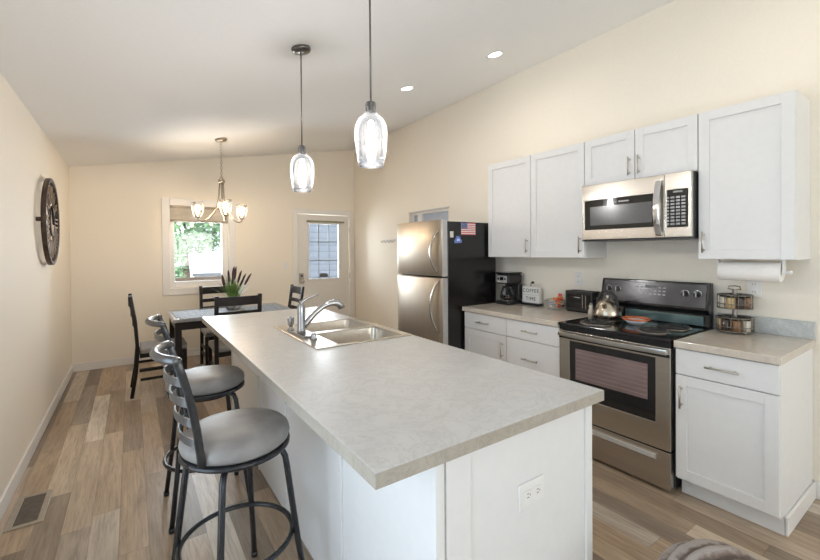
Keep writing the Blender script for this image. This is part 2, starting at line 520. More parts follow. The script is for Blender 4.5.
MB().box(2.58, BY+.006, 1.015, 2.72, BY+.017, 1.085).build('door_sign', noisy('dark_sign', (.09, .09, .10), (.16, .16, .17), 30, .5), door)
lock = MB().box(2.225, BY-.012, .93, 2.30, BY+.0118, 1.10).build('lock_plate', NICKEL, door, .006)
MB().lathe([(0, 0), (.016, 0), (.016, -.03), (.028, -.038), (.030, -.055), (.02, -.066), (0, -.068)], (2.262, BY-.012, .965), 16, axis='y').build('knob', NICKEL, lock)
MB().cyl((2.262, BY-.012, 1.06), .018, -.012, 0, 16, 'y').build('deadbolt', GREYD, lock)
for z in (.30, 1.03, 1.82):
    MB().cyl((DX1-.004, BY-.002, z), .009, -.045, .045, 10).build('hinge', NICKEL, door)

FROST = noisy('blue_grey_pane', (.40, .46, .58), (.44, .50, .62), 6, .25)
# high window behind the refrigerator
hw = struct(MB().box(RX+.05, HY0, HZ0, RX+.10, HY0+.03, HZ1).box(RX+.05, HY1-.03, HZ0, RX+.10, HY1, HZ1).box(RX+.05, HY0+.03, HZ1-.03, RX+.10, HY1-.03, HZ1)
            .box(RX+.05, HY0+.03, HZ0, RX+.10, HY1-.03, HZ0+.03).box(RX+.03, 4.42, HZ0+.03, RX+.10, 4.53, HZ1-.03).build('window_2', WHITEP, bevel=.003))
MB().box(RX+.072, HY0+.03, HZ0+.03, RX+.076, 4.42, HZ1-.03).build('pane', FROST, hw)
MB().box(RX+.072, 4.53, HZ0+.03, RX+.076, HY1-.03, HZ1-.03).build('pane', FROST, hw)
tr3 = struct(MB().box(RX-.008, HY0-.02, HZ1, RX, HY1+.02, HZ1+.012).build('top_edge_shade', noisy('edge_shade_grey', (.50, .50, .52), (.55, .55, .57), 20, .5)))  # shaded top edge of the opening, painted as a grey strip

# sliding door in the left wall (unseen, inferred from the light); window behind the camera unseen, added for daylight
sd = struct(MB().box(LX-.10, SY0, 0.0, LX-.04, SY0+.06, SZ1).box(LX-.10, SY1-.06, 0.0, LX-.04, SY1, SZ1).box(LX-.10, SY0+.06, SZ1-.06, LX-.04, SY1-.06, SZ1)
            .box(LX-.10, .82, .05, LX-.04, .88, SZ1-.06).box(LX-.10, SY0+.06, 0.0, LX-.04, SY1-.06, .05).build('door_2', WHITEP))
MB().box(LX-.072, SY0+.06, .05, LX-.068, .82, SZ1-.06).build('pane', GLASS, sd)
MB().box(LX-.072, .88, .05, LX-.068, SY1-.06, SZ1-.06).build('pane', GLASS, sd)
fw = struct(MB().box(.2, FY-.10, .8, .25, FY-.05, 2.35).box(2.75, FY-.10, .8, 2.8, FY-.05, 2.35).box(.25, FY-.10, 2.3, 2.75, FY-.05, 2.35).box(.25, FY-.10, .8, 2.75, FY-.05, .85)
            .box(1.47, FY-.10, .85, 1.53, FY-.05, 2.3).build('added_window_3', WHITEP))
MB().box(.25, FY-.077, .85, 1.47, FY-.073, 2.3).build('pane', GLASS, fw)
MB().box(1.53, FY-.077, .85, 2.75, FY-.073, 2.3).build('pane', GLASS, fw)

lw_ = struct(MB().box(RX+.04, LW0, LWZ0, RX+.10, LW0+.05, LWZ1).box(RX+.04, LW1-.05, LWZ0, RX+.10, LW1, LWZ1).box(RX+.04, LW0+.05, LWZ1-.05, RX+.10, LW1-.05, LWZ1)
             .box(RX+.04, LW0+.05, LWZ0, RX+.10, LW1-.05, LWZ0+.05).box(RX+.04, -2.63, LWZ0+.05, RX+.10, -2.57, LWZ1-.05).build('added_window_4', WHITEP))  # living-area window out of view, added to let light onto the left wall
MB().box(RX+.068, LW0+.05, LWZ0+.05, RX+.072, -2.63, LWZ1-.05).build('pane', GLASS, lw_)
MB().box(RX+.068, -2.57, LWZ0+.05, RX+.072, LW1-.05, LWZ1-.05).build('pane', GLASS, lw_)

# ------------------------------------------------------------------ outdoors
GND = noisy('bright_gravel', (.62, .60, .56), (.74, .72, .68), 2, .9)
struct(MB().box(-30, -30, -.75, 35, 40, -.45).build('ground', GND))
SID = mat('blue_grey_siding', (.42, .50, .60), .7); g = N(SID)
sp = g.n('ShaderNodeSeparateXYZ'); g.l(g.geo(), sp.inputs[0])
fz = g.math('FRACT', g.math('DIVIDE', sp.outputs[2], .16))
g.l(g.ramp(fz, [(0, (.06, .07, .09)), (.12, (.15, .18, .225)), (1, (.18, .21, .255))]), g.b.inputs['Base Color'])
g.bump(fz, .4, .02)
nb = thing('neighbour_house', 'pale blue house with horizontal siding outside the back door', 'house', (6.2, 10.5, -.45))
MB().box(3.45, 9.6, -.45, 9.6, 12.5, 3.0).build('siding_wall', SID, nb)
MB().prism([(9.3, 3.0), (12.8, 3.0), (11.05, 4.3)], 'x', 3.1, 9.8).build('roof', noisy('roof_shingle', (.12, .12, .13), (.2, .2, .21), 8, .9), nb)
LEAF = noisy('tree_leaf', (.20, .38, .20), (.42, .62, .38), 3, .6)
BARK = noisy('bark', (.10, .075, .05), (.18, .14, .10), 10, .9)


def tree(label, x, y, zc, rx, ry, rz, n, seed):
    rnd = random.Random(seed)
    t = thing('leafy_tree', label, 'tree', (x, y, -.45))
    mb = MB()
    for _ in range(n):
        while True:
            p = Vector((rnd.uniform(-1, 1), rnd.uniform(-1, 1), rnd.uniform(-1, 1)))
            if p.length < 1: break
        p = p*(.55+.45*rnd.random()) if p.length < .5 else p
        c = Vector((x+p.x*rx, y+p.y*ry, zc+p.z*rz))
        a = Vector((rnd.gauss(0, 1), rnd.gauss(0, 1), rnd.gauss(0, .6))).normalized(); b = a.cross(Vector((rnd.gauss(0, 1), rnd.gauss(0, 1), rnd.gauss(0, 1)))).normalized()
        s = rnd.uniform(.05, .10)
        q = [c-a*s, c+b*s*.5, c+a*s, c-b*s*.5]
        mb._f([mb.bm.verts.new(v) for v in q])
    mb.build('crown', LEAF, t)
    m2 = MB().tube([(x, y, -.45), (x+.05, y, .6), (x-.03, y, zc-rz*.3), (x+.04, y, zc+rz*.4)], [.12, .10, .07, .03], 8)
    for k in range(5):
        a = k*1.3; m2.tube([(x, y, zc-rz*.35), (x+rx*.35*math.cos(a), y+ry*.35*math.sin(a), zc), (x+rx*.6*math.cos(a), y+ry*.6*math.sin(a), zc+rz*.3)], [.045, .03, .012], 6)
    m2.build('trunk', BARK, t)


tree('leafy green tree filling the upper part of the dining window view', 1.15, 12.2, 2.75, 1.9, 1.0, 1.35, 7800, 3)
tree('narrow young green tree at the left edge of the dining window view', .62, 10.6, 1.3, .42, .35, 1.3, 1300, 5)
# grey slatted bench far out on the gravel
bn = thing('garden_table', 'long grey plank picnic table on gravel beyond the dining window', 'table', (2.1, 11.0, -.45))
GP = noisy('grey_planks', (.13, .14, .16), (.20, .21, .23), 6, .7)
for k in range(2): MB().box(1.24, 10.6+k*.4, .87, 2.9, 10.95+k*.4, .93).build('plank', GP, bn)
MB().box(1.36, 10.30, .70, 2.9, 10.55, .76).build('bench_seat', GP, bn)
for x in (1.5, 2.7): MB().box(x, 10.4, -.45, x+.1, 11.3, .87).build('leg', GP, bn)

# ------------------------------------------------------------------ cabinets
def shaker(mb, xf, y0, y1, z0, z1, th=.02, st=.056, rec=.009):
    mb.box(xf, y0, z0, xf+th, y0+st, z1); mb.box(xf, y1-st, z0, xf+th, y1, z1)
    mb.box(xf, y0+st, z1-st, xf+th, y1-st, z1); mb.box(xf, y0+st, z0, xf+th, y1-st, z0+st)
    mb.box(xf+rec, y0+st, z0+st, xf+th, y1-st, z1-st)
    return mb


def pull(xf, y, z, vertical, parent, ln=.128):
    mb = MB(); h = ln/2
    if vertical:
        mb.tube([(xf-.030, y, z-h), (xf-.030, y, z+h)], .0055, 10)
        for s in (-1, 1): mb.tube([(xf-.030, y, z+s*h*.72), (xf, y, z+s*h*.72)], .0045, 8)
    else:
        mb.tube([(xf-.030, y-h, z), (xf-.030, y+h, z)], .0055, 10)
        for s in (-1, 1): mb.tube([(xf-.030, y+s*h*.72, z), (xf, y+s*h*.72, z)], .0045, 8)
    return mb.build('handle', NICKEL, parent)


XU, XB = 2.908, 2.587
GAP = .0015
UG, BG = 'white wall cabinets', 'white base cabinets along the right wall'


def upper(label, y0, y1, z0, z1, doors):
    t = thing('wall_cabinet', label, 'cabinet', (XU, (y0+y1)/2, z0), UG)
    MB().box(XU+.021, y0+GAP, z0, RX-.001, y1-GAP, z1).build('body', CAB, t, .001)
    n = len(doors); wd = (y1-y0)/n
    for k, hy in enumerate(doors):
        a, b = y0+k*wd+.003, y0+(k+1)*wd-.003
        d = shaker(MB(), XU, a, b, z0+.003, z1-.003).build('door', CAB, t, .0015)
        pull(XU, a+.03 if hy == 'lo' else b-.03, z0+.105 if z1-z0 > .5 else z0+.10, True, d)
    return t


ZU0, ZU1 = 1.375, 2.283
YR0, YR1, YL1, YS, YL2 = .603, 1.052, 1.818, 2.335, 2.852
upper('white wall cabinet over the paper towel holder, right of the microwave', YR0, YR1, ZU0, ZU1, ['hi'])
upper('short white two-door wall cabinet directly above the microwave', YR1, YL1, 1.926, ZU1, ['hi', 'lo'])
upper('white wall cabinet just left of the microwave', YL1, YS, ZU0, ZU1, ['lo'])
upper('white wall cabinet at the far left, next to the refrigerator', YS, YL2, ZU0, ZU1, ['lo'])


def base(label, y0, y1, fronts, end=False):
    t = thing('base_cabinet', label, 'cabinet', (XB, (y0+y1)/2, 0), BG)
    MB().box(XB+.021, y0+GAP, .105, RX-.001, y1-GAP, .873).build('body', CAB, t, .001)
    MB().box(XB+.085, y0+GAP, 0, RX-.016 if not end else RX-.016, y1-GAP, .105).build('toe_kick', CAB, t)
    for kind, z0, z1, hy in fronts:
        a, b = y0+.003, y1-.003
        if kind == 'drawer':
            d = MB().box(XB, a, z0, XB+.02, b, z1).build('drawer', CAB, t, .002)
            pull(XB, (a+b)/2, (z0+z1)/2 if z1-z0 < .3 else z1-.09, False, d, .15)
        else:
            d = shaker(MB(), XB, a, b, z0, z1).build('door', CAB, t, .0015)
            pull(XB, a+.032 if hy == 'lo' else b-.032, z1-.12, True, d)
    if end:
        MB().box(XB+.085, y0-.014, 0, RX-.016, y0+.0005, .095).build('base_moulding', WHITE, t, .004)
    return t


base('white base cabinet with one drawer and door, right of the range', YR0-.011, YR1, [('drawer', .722, .866, ''), ('door', .12, .716, 'hi')], True)
base('white drawer base cabinet immediately left of the range', YL1, YS, [('drawer', .722, .866, ''), ('drawer', .425, .716, ''), ('drawer', .12, .419, '')])
base('white base cabinet beside the refrigerator, drawer over a door', YS, YL2, [('drawer', .722, .866, ''), ('door', .12, .716, 'lo')])

# worktops
t = thing('worktop', 'short speckled worktop with low backsplash, right of the range', 'countertop', (2.9, .82, .874))
MB().box(XB-.025, YR0-.022, .874, RX-.001, YR1-.002, .914).build('slab', CTOP, t, .004)
MB().box(RX-.021, YR0-.02, .9145, RX-.001, YR1-.002, 1.014).build('backsplash', granite('grey_backsplash', (.62, .64, .63), (.42, .45, .46), (.20, .22, .23), sc=2.6), t, .003)
t = thing('worktop', 'long speckled worktop between the range and the refrigerator', 'countertop', (2.9, 2.33, .874))
MB().box(XB-.025, YL1+.002, .874, RX-.001, YL2+.004, .914).build('slab', CTOP, t, .004)

# ------------------------------------------------------------------ range
R0, R1 = 1.068, 1.812; RM = (R0+R1)/2
XF = 2.572
t = thing('range', 'stainless steel electric coil range with black cooktop', 'stove', (2.85, RM, 0))
MB().box(XF+.045, R0, .022, 3.20, R1, .893).build('body', BLACKM, t, .003)
for y in (R0+.05, R1-.05):
    for x in (XF+.09, 3.12): MB().cyl((x, y, 0), .016, 0, .0225, 10).build('foot', BLACKM, t)
MB().box(XF-.012, R0-.002, .8935, 3.20, R1+.002, .915).build('cooktop', BLACK, t, .006)
MB().box(XF+.002, R0+.002, .862, XF+.044, R1-.002, .893).build('front_lip', BLACK, t, .002)
od = MB().grid_slab([R0+.002, R0+.085, R1-.085, R1-.002], [.252, .405, .79, .858], 0, .04, [(1, 1)]).xform(Matrix(((0, 0, 1, XF), (1, 0, 0, 0), (0, 1, 0, 0), (0, 0, 0, 1)))).build('oven_door', STEEL, t, .003)
MB().box(XF+.004, R0+.0855, .4055, XF+.03, R1-.0855, .7895).build('glass', GLASSK, od)
MB().box(XF+.001, R0+.13, .525, XF+.0035, R1-.13, .742).build('window', WINK, od)
rfl = MB()
for k in range(7): rfl.box(XF-.0002, R0+.135, .548+k*.028, XF+.0009, R1-.135, .551+k*.028)
rfl.build('reflection_lines', noisy('reflection_line_pink', (.30, .22, .21), (.36, .27, .25), 20, .3), od)  # pinkish reflection drawn as painted lines on the oven window
hb = MB()
pts = [(XF-.022-.024*math.sin(PI*k/16), R0+.012+(R1-R0-.024)*k/16, .838) for k in range(17)]
hb.sweep(pts, [(-.012, -.015), (.007, -.015), (.013, -.006), (.013, .006), (.007, .015), (-.012, .015)], up=(0, 0, 1))
for y in (R0+.03, R1-.03): hb.box(XF-.024, y-.014, .828, XF+.001, y+.014, .848)
hb.build('handle', noisy('handle_steel', (.55, .54, .52), (.62, .61, .59), 8, .2, 1), od, .001)
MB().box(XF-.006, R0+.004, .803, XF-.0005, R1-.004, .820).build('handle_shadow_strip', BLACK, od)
dr = MB().box(XF, R0+.002, .022, XF+.04, R1-.002, .243).build('drawer', STEEL, t, .003)
MB().prism([(XF-.022, .192), (XF-.001, .180), (XF-.001, .213), (XF-.018, .213)], 'y', R0+.08, R1-.08).build('handle', noisy('bright_bar', (.72, .71, .69), (.78, .77, .75), 20, .3, .7), dr, .001)
# backguard
bgd = MB().prism([(3.125, .9155), (3.20, .9155), (3.20, 1.21), (3.155, 1.21), (3.115, 1.03), (3.135, 1.0)], 'y', R0, R1).build('backguard', BLACK, t, .004)
def guard_x(z): return 3.115+(z-1.03)*.04/.18
PAN = noisy('guard_panel_black', (.035, .035, .04), (.06, .06, .065), 9, .2, spec=.6)
MB().hexa([(guard_x(1.045)-.003, R0+.02, 1.045), (guard_x(1.045)-.0003, R0+.02, 1.045), (guard_x(1.045)-.0003, R1-.02, 1.045), (guard_x(1.045)-.003, R1-.02, 1.045)],
          [(guard_x(1.198)-.003, R0+.02, 1.198), (guard_x(1.198)-.0003, R0+.02, 1.198), (guard_x(1.198)-.0003, R1-.02, 1.198), (guard_x(1.198)-.003, R1-.02, 1.198)]).build('control_panel', PAN, bgd)
MB().box(3.118, R0+.03, .925, 3.1245, R1-.2, .988).build('lower_strip', noisy('teal_reflection', (.20, .34, .36), (.30, .42, .44), 3, .18, .7), bgd, .001)  # teal of a reflection painted into the strip colour
for y in (1.748, 1.68, 1.21, 1.136):
    z = 1.133; x = guard_x(z)-.003
    k_ = MB().lathe([(0, -.030), (.016, -.028), (.019, -.006), (.019, 0), (0, 0)], (x, y, z), 18, axis='x').build('knob', BLACKM, bgd)
    MB().lathe([(.020, 0), (.020, -.004), (.026, -.004), (.026, 0)], (x, y, z), 20, axis='x', closed=True).build('ring', CHROME, k_)
    MB().box(x-.0325, y-.003, z-.016, x-.028, y+.003, z+.016).build('grip', LTGREY, k_)
ds = MB()
for r_ in range(3):
    for c_ in range(7):
        y = 1.335+c_*.031; z = 1.108+r_*.024; x = guard_x(z)-.0035
        if r_ == 2 and 2 <= c_ <= 4: continue
        ds.box(x-.0015, y, z, x+.0004, y+.018, z+.008)
ds.build('buttons', LTGREY, bgd)
z = 1.160; MB().box(guard_x(z)-.005, 1.395, z-.004, guard_x(z)-.0032, 1.475, z+.014).build('clock_display', noisy('display_grey', (.16, .17, .17), (.22, .23, .23), 30, .2), bgd)
# burners: drip pan + coil
def burner(x, y, r):
    b = MB().lathe([(r+.016, .9155), (r+.016, .919), (r+.006, .9195), (r*.5, .9165), (0, .916), ], (x, y, 0), 28).build('drip_pan', noisy('drip_pan_dark', (.20, .17, .14), (.34, .30, .26), 30, .3, .9), t)
    mb = MB(); n = 90; turns = 4
    pts = []
    for k in range(n+1):
        q = k/n; a = 2*PI*turns*q; rr = .016+(r-.018)*q
        pts.append((x+rr*math.cos(a), y+rr*math.sin(a), .9265))
    mb.tube(pts, .0068, 6); mb.build('coil', BLACKM, b)
for x, y, r in ((2.735, 1.615, .098), (2.735, 1.245, .078), (2.965, 1.640, .078), (2.965, 1.225, .098)): burner(x, y, r)

# kettle
kx, ky = 2.925, 1.645
t = thing('kettle', 'stainless steel whistling kettle with black handle on the range', 'kettle', (kx, ky, .932))
KZ = .9325
KS_ = noisy('kettle_steel', (.46, .40, .32), (.58, .51, .42), 5, .27, 1, stretch=(3, 3, .5))
MB().lathe([(0, 0), (.085, 0), (.094, .008), (.096, .025), (.090, .060), (.074, .098), (.050, .124), (.034, .132), (0, .134)], (kx, ky, KZ), 32).build('body', KS_, t)
ld = MB().lathe([(.033, .1325), (.028, .140), (.008, .144), (0, .1445)], (kx, ky, KZ), 20).build('lid', KS_, t)
MB().lathe([(.005, .144), (.006, .150), (.011, .156), (.008, .164), (0, .166)], (kx, ky, KZ), 14).build('lid_knob', noisy('knob_cream', (.66, .58, .50), (.72, .64, .56), 20, .4), ld)
hp = [(kx, ky+.075*math.cos(a), KZ+.100+.098*math.sin(a)) for a in [PI*k/16 for k in range(-1, 18)]]
MB().sweep(hp, [(-.010, -.006), (.010, -.006), (.010, .006), (-.010, .006)], up=(1, 0, 0)).build('handle', BLACKM, t, .002)
MB().tube([(kx-.070, ky-.02, KZ+.085), (kx-.092, ky-.027, KZ+.110), (kx-.104, ky-.031, KZ+.118)], [.017, .013, .012], 12).build('spout', KS_, t)
# spoon rest dish
ORG = noisy('orange_glaze', (.46, .10, .03), (.58, .16, .05), 12, .25, coat=.4)
t = thing('dish', 'small round orange rimmed dish on the range beside the kettle', 'dish', (2.90, 1.425, .9155))
MB().lathe([(0, .0), (.045, .0), (.062, .018), (.074, .030), (.070, .031), (.056, .018), (.04, .006), (0, .005)], (2.90, 1.425, .9155), 28).build('bowl', noisy('dish_white', (.70, .72, .76), (.76, .78, .82), 20, .25, coat=.4), t)
MB().lathe([(.0745, .030), (.088, .034), (.090, .046), (.080, .046), (.068, .0325)], (2.90, 1.425, .9155), 28, closed=True).build('rim', ORG, t)

# ------------------------------------------------------------------ microwave
t = thing('microwave', 'stainless over-the-range microwave with curved handle above the stove', 'microwave', (3.0, 1.42, 1.50))
MX, MY0, MY1, MZ0, MZ1 = 2.83, YR1+.006, YL1-.03, 1.503, 1.921
MB().box(MX+.03, MY0, MZ0, RX-.002, MY1, MZ1).build('body', BLACKM, t, .002)
yd = 1.212
dm = MB().grid_slab([yd, yd+.045, MY1-.02, MY1], [MZ0+.012, MZ0+.085, MZ1-.115, MZ1], 0, .028, [(1, 1)]).xform(Matrix(((0, 0, 1, MX), (1, 0, 0, 0), (0, 1, 0, 0), (0, 0, 0, 1)))).build('door', STEEL, t, .003)
MB().box(MX+.003, yd+.0455, MZ0+.0855, MX+.027, MY1-.0205, MZ1-.1155).build('black_band', GLASSK, dm)
MB().box(MX+.001, yd+.075, MZ0+.115, MX+.0028, MY1-.065, MZ1-.165).build('window', MWIN, dm)
MB().box(MX+.001, 1.44, MZ1-.146, MX+.0028, 1.51, MZ1-.138).build('name_plate', LTGREY, dm)
hp = [(MX-.012-.040*math.sin(PI*k/14), yd+.028, MZ0+.022+(MZ1-MZ0-.06)*k/14) for k in range(15)]
hm = MB().sweep(hp, [(-.017, -.005), (.017, -.005), (.019, .003), (-.019, .003)], up=(-1, 0, 0))
hm.box(MX-.012, yd+.014, MZ0+.024, MX+.002, yd+.042, MZ0+.05).box(MX-.012, yd+.014, MZ1-.066, MX+.002, yd+.042, MZ1-.04)
hm.build('handle', CHROME, dm, .001)
cp = MB().grid_slab([MY0, MY0+.018, yd-.016, yd-.002], [MZ0+.012, MZ0+.075, MZ1-.105, MZ1], 0, .028, [(1, 1)]).xform(Matrix(((0, 0, 1, MX), (1, 0, 0, 0), (0, 1, 0, 0), (0, 0, 0, 1)))).build('control_surround', STEEL, t, .003)
MB().box(MX+.003, MY0+.0185, MZ0+.0755, MX+.027, yd-.0165, MZ1-.1055).build('key_panel', GLASSK, cp)
kb = MB()
for r_ in range(9):
    for c_ in range(4):
        y = MY0+.034+c_*.031; z = MZ0+.090+r_*.021
        kb.box(MX+.0014, y, z, MX+.0029, y+.022, z+.012)
kb.build('keys', noisy('key_grey', (.22, .23, .24), (.40, .41, .42), 60, .3), cp)
MB().box(MX+.0014, MY0+.05, MZ1-.125, MX+.0029, yd-.05, MZ1-.113).build('display', noisy('display_green', (.20, .22, .21), (.28, .30, .29), 30, .2), cp)
MB().box(MX+.0005, MY0, MZ0, MX+.0295, MY1, MZ0+.0105).build('vent_strip', BLACKM, t)

# ------------------------------------------------------------------ refrigerator
t = thing('refrigerator', 'stainless top-freezer refrigerator with black sides', 'refrigerator', (2.75, 3.27, 0))
FY0, FY1, FX = 2.875, 3.66, 2.335
fb = MB().box(FX+.075, FY0, .03, 3.04, FY1, 1.715).build('body', FRSIDE, t, .004)
MB().box(FX+.11, FY0+.02, 0, 3.0, FY1-.02, .0305).build('base', BLACKM, t)
def fdoor(z0, z1):
    n = 14; out = []
    for k in range(n+1):
        q = k/n; y = FY0+(FY1-FY0)*q
        b = .030*(1-(2*q-1)**2)**.8
        e = .012*(max(0, abs(2*q-1)-.86)/.14)**2
        out.append((FX+.012-b+e, y))
    out += [(FX+.068, FY1), (FX+.068, FY0)]
    mb = MB().prism(out, 'z', z0, z1)
    for f in mb.bm.faces:
        f.smooth = True
    d = mb.build('door', STEELV, t, .004)
    return d
d1 = fdoor(1.205, 1.73); d2 = fdoor(.06, 1.188)
for d, z0, z1 in ((d1, 1.235, 1.62), (d2, .68, 1.165)):
    top = d is d1
    pts = []
    for k in range(15):
        q = k/14
        pts.append((FX-.008-.055*math.sin(PI*q)**.7, FY0+.045+.05*math.sin(PI*q), z0+(z1-z0)*q))
    MB().sweep(pts, [(-.011, -.006), (.011, -.006), (.011, .006), (-.011, .006)], up=(-1, 0, 0)).build('handle', noisy('fridge_handle', (.50, .48, .45), (.56, .54, .50), 20, .25, 1), d, .002)
    es = MB().box(FX+.008, FY0-.0035, z0 if False else (1.205 if top else .06), FX+.066, FY0-.0002, 1.729 if top else 1.187).build('edge_trim', noisy('trim_grey', (.52, .51, .50), (.58, .57, .56), 20, .4, .5), d)
# magnets on the black side
ym = FY0-.0003
t = thing('flag_magnet', 'small American flag magnet on the black refrigerator side', 'magnet', (2.666, ym, 1.652))
fx0, fx1, fz0, fz1 = 2.575, 2.757, 1.592, 1.708
MB().box(fx0, ym-.003, fz0, fx1, ym, fz1).build('backing', WHITEP, t)
RED = noisy('flag_red', (.55, .05, .06), (.6, .07, .08), 20, .5); BLU = noisy('flag_blue', (.03, .06, .22), (.05, .08, .27), 20, .5)
h13 = (fz1-fz0)/13
for k in range(7):
    z = fz0+2*k*h13
    MB().box(fx0+(.078 if k >= 3.5 else 0), ym-.0038, z, fx1, ym-.0031, z+h13).build('stripe', RED, t)
MB().box(fx0, ym-.0038, fz0+6*h13, fx0+.076, ym-.0031, fz1).build('canton', BLU, t)
st = MB()
for r_ in range(5):
    for c_ in range(6):
        x = fx0+.006+c_*.0115; z = fz0+6*h13+.006+r_*.0115; st.box(x, ym-.0043, z, x+.004, ym-.0039, z+.004)
st.build('stars', WHITEP, t)
t = thing('round_magnet', 'blue and white magnet below the flag magnet', 'magnet', (2.53, ym, 1.545))
MB().prism([(2.49, 1.512), (2.575, 1.516), (2.582, 1.535), (2.565, 1.555), (2.555, 1.578), (2.51, 1.580), (2.503, 1.555), (2.485, 1.535)], 'y', ym-.004, ym).build('backing', noisy('magnet_blue', (.08, .14, .45), (.14, .22, .55), 30, .4), t, .001)
MB().prism([(2.515, 1.532), (2.552, 1.533), (2.55, 1.553), (2.52, 1.556)], 'y', ym-.0055, ym-.0041).build('picture', noisy('magnet_pale', (.5, .58, .8), (.6, .68, .85), 30, .4), t)
tag(MB().box(2.435, ym-.004, 1.565, 2.475, ym, 1.622).build('note_magnet', noisy('note_cream', (.66, .62, .55), (.72, .68, .60), 30, .6)), 'small square cream magnet near the refrigerator door edge', 'magnet')

# ------------------------------------------------------------------ small things on the worktops
# coffee maker
t = thing('coffee_maker', 'black drip coffee maker with silver panel and glass carafe', 'coffee maker', (3.06, 2.70, .9145))
cx, cy, c0 = 3.06, 2.72, .9145
MB().box(cx-.105, cy-.084, c0, cx+.10, cy+.084, c0+.035).build('base', BLACKM, t, .012, 3)
MB().lathe([(0, .0355), (.068, .0355), (.068, .041), (0, .041)], (cx-.03, cy, c0), 24).build('warming_plate', GREYD, t)
MB().box(cx+.035, cy-.088, c0+.0355, cx+.10, cy+.088, c0+.199).build('water_tank', BLACKM, t, .012, 3)
MB().box(cx-.100, cy-.084, c0+.20, cx+.10, cy+.084, c0+.295).build('brew_head', BLACKM, t, .018, 3)
MB().box(cx-.098, cy-.085, c0+.2955, cx+.095, cy+.085, c0+.312).build('lid', BLACK, t, .006)
pn = MB().box(cx-.1045, cy-.064, c0+.212, cx-.1003, cy+.064, c0+.282).build('control_panel', noisy('silver_panel', (.55, .54, .52), (.62, .61, .59), 20, .35, .5), t, .001)
MB().box(cx-.106, cy-.022, c0+.236, cx-.1047, cy+.022, c0+.268).build('display', GLASSK, pn)
for s in (-1, 1): MB().cyl((cx-.1047, cy+s*.042, c0+.25), .010, -.003, 0, 14, 'x').build('button', BLACKM, pn)
cf = MB().lathe([(.050, .0415), (.066, .060), (.070, .095), (.060, .130), (.045, .150), (.046, .160)], (cx-.03, cy, c0), 24).build('carafe', JARG, t)
MB().lathe([(0, .0425), (.048, .0425), (.064, .060), (.067, .085), (0, .085)], (cx-.03, cy, c0), 24).build('coffee', noisy('coffee', (.02, .01, .006), (.03, .015, .01), 10, .1), cf)
MB().lathe([(0, .160), (.047, .160), (.047, .172), (.03, .178), (0, .178)], (cx-.03, cy, c0), 20).build('carafe_lid', BLACKM, cf)
MB().sweep([(cx-.03-.046, cy-.01, c0+.165), (cx-.03-.082, cy-.02, c0+.160), (cx-.03-.095, cy-.022, c0+.12), (cx-.03-.085, cy-.02, c0+.075), (cx-.03-.068, cy-.016, c0+.07)], [(-.008, -.005), (.008, -.005), (.008, .005), (-.008, .005)], up=(0, 1, 0)).build('carafe_handle', BLACKM, cf, .002)
# coffee time sign
t = thing('coffee_sign', 'small white letter board sign reading COFFEE TIME', 'sign', (3.135, 2.53, .9145))
SGX, SY, SZ = 3.13, 2.515, .9145
MB().box(SGX-.02, SY-.105, SZ, SGX+.045, SY+.105, SZ+.022).build('stand', BLACKM, t, .003)
bd = MB().box(SGX, SY-.100, SZ+.0225, SGX+.03, SY+.100, SZ+.178).build('board', WHITEP, t, .002)
mb = MB(); text_mb(mb, 'COFFEE', .048, .002, face_negx(SGX-.001, SY, SZ+.138)); mb.build('lettering', BLACKM, bd)
mb = MB(); text_mb(mb, 'TIME', .048, .002, face_negx(SGX-.001, SY, SZ+.062)); mb.build('lettering', BLACKM, bd)
MB().box(SGX-.0015, SY-.099, SZ+.098, SGX-.0002, SY+.099, SZ+.101).build('rail', LTGREY, bd)
cl = MB().tube([(SGX+.015, SY+.01, SZ+.179), (SGX+.015, SY+.008, SZ+.205), (SGX+.012, SY-.01, SZ+.222), (SGX+.008, SY-.022, SZ+.218)], [.004, .004, .009, .012], 10)
cl.build('clip_lamp', BLACKM, t)
# glass dish of packets
bx, by, bz = 3.10, 2.215, .9145
t = thing('glass_canister', 'clear glass dish beside the toaster, holding colourful sweets', 'bowl', (bx, by, bz))
MB().lathe([(0, 0), (.075, 0), (.09, .012), (.098, .05), (.100, .085), (.096, .085), (.093, .05), (.085, .016), (.07, .005), (0, .005)], (bx, by, bz), 28).build('bowl', JARG, t)
rnd = random.Random(4)
PKC = [('red', (.55, .05, .03)), ('orange', (.72, .22, .05)), ('white', (.78, .76, .74)), ('brown', (.16, .05, .03)), ('lavender', (.45, .45, .62))]
PKM = {n: noisy('wrapper_'+n, c, tuple(min(1, x*1.25) for x in c), 30, .3) for n, c in PKC}
spots = [(-.02, -.045, .030, 'red', 40), (.03, -.03, .03, 'brown', 100), (-.03, .02, .028, 'white', 10), (.02, .045, .03, 'lavender', 70), (0, -.025, .058, 'orange', 130), (-.03, -.04, .085, 'red', 20),
         (.03, .0, .058, 'white', 80), (-.025, .035, .055, 'lavender', 150), (.0, -.045, .108, 'orange', 60), (.02, -.03, .085, 'red', 110), (-.01, -.05, .132, 'red', 30), (.015, .01, .088, 'orange', 95)]
lab = {'red': 'red wrapped sweet', 'brown': 'dark brown wrapped sweet', 'white': 'white wrapped sweet', 'lavender': 'lavender wrapped sweet', 'orange': 'orange wrapped sweet'}
for dx, dy, dz, c, a in spots:
    mb = MB().box(-.026, -.016, -.010, .026, .016, .010).xform(Matrix.Translation((bx+dx, by+dy, bz+dz)) @ Matrix.Rotation(math.radians(a), 4, 'Z') @ Matrix.Rotation(.3, 4, 'X'))
    tag(mb.build('wrapped_sweet', PKM[c], None, .006), lab[c]+' in the clear glass dish by the toaster', 'sweet', c+' wrapped sweets in the glass dish')
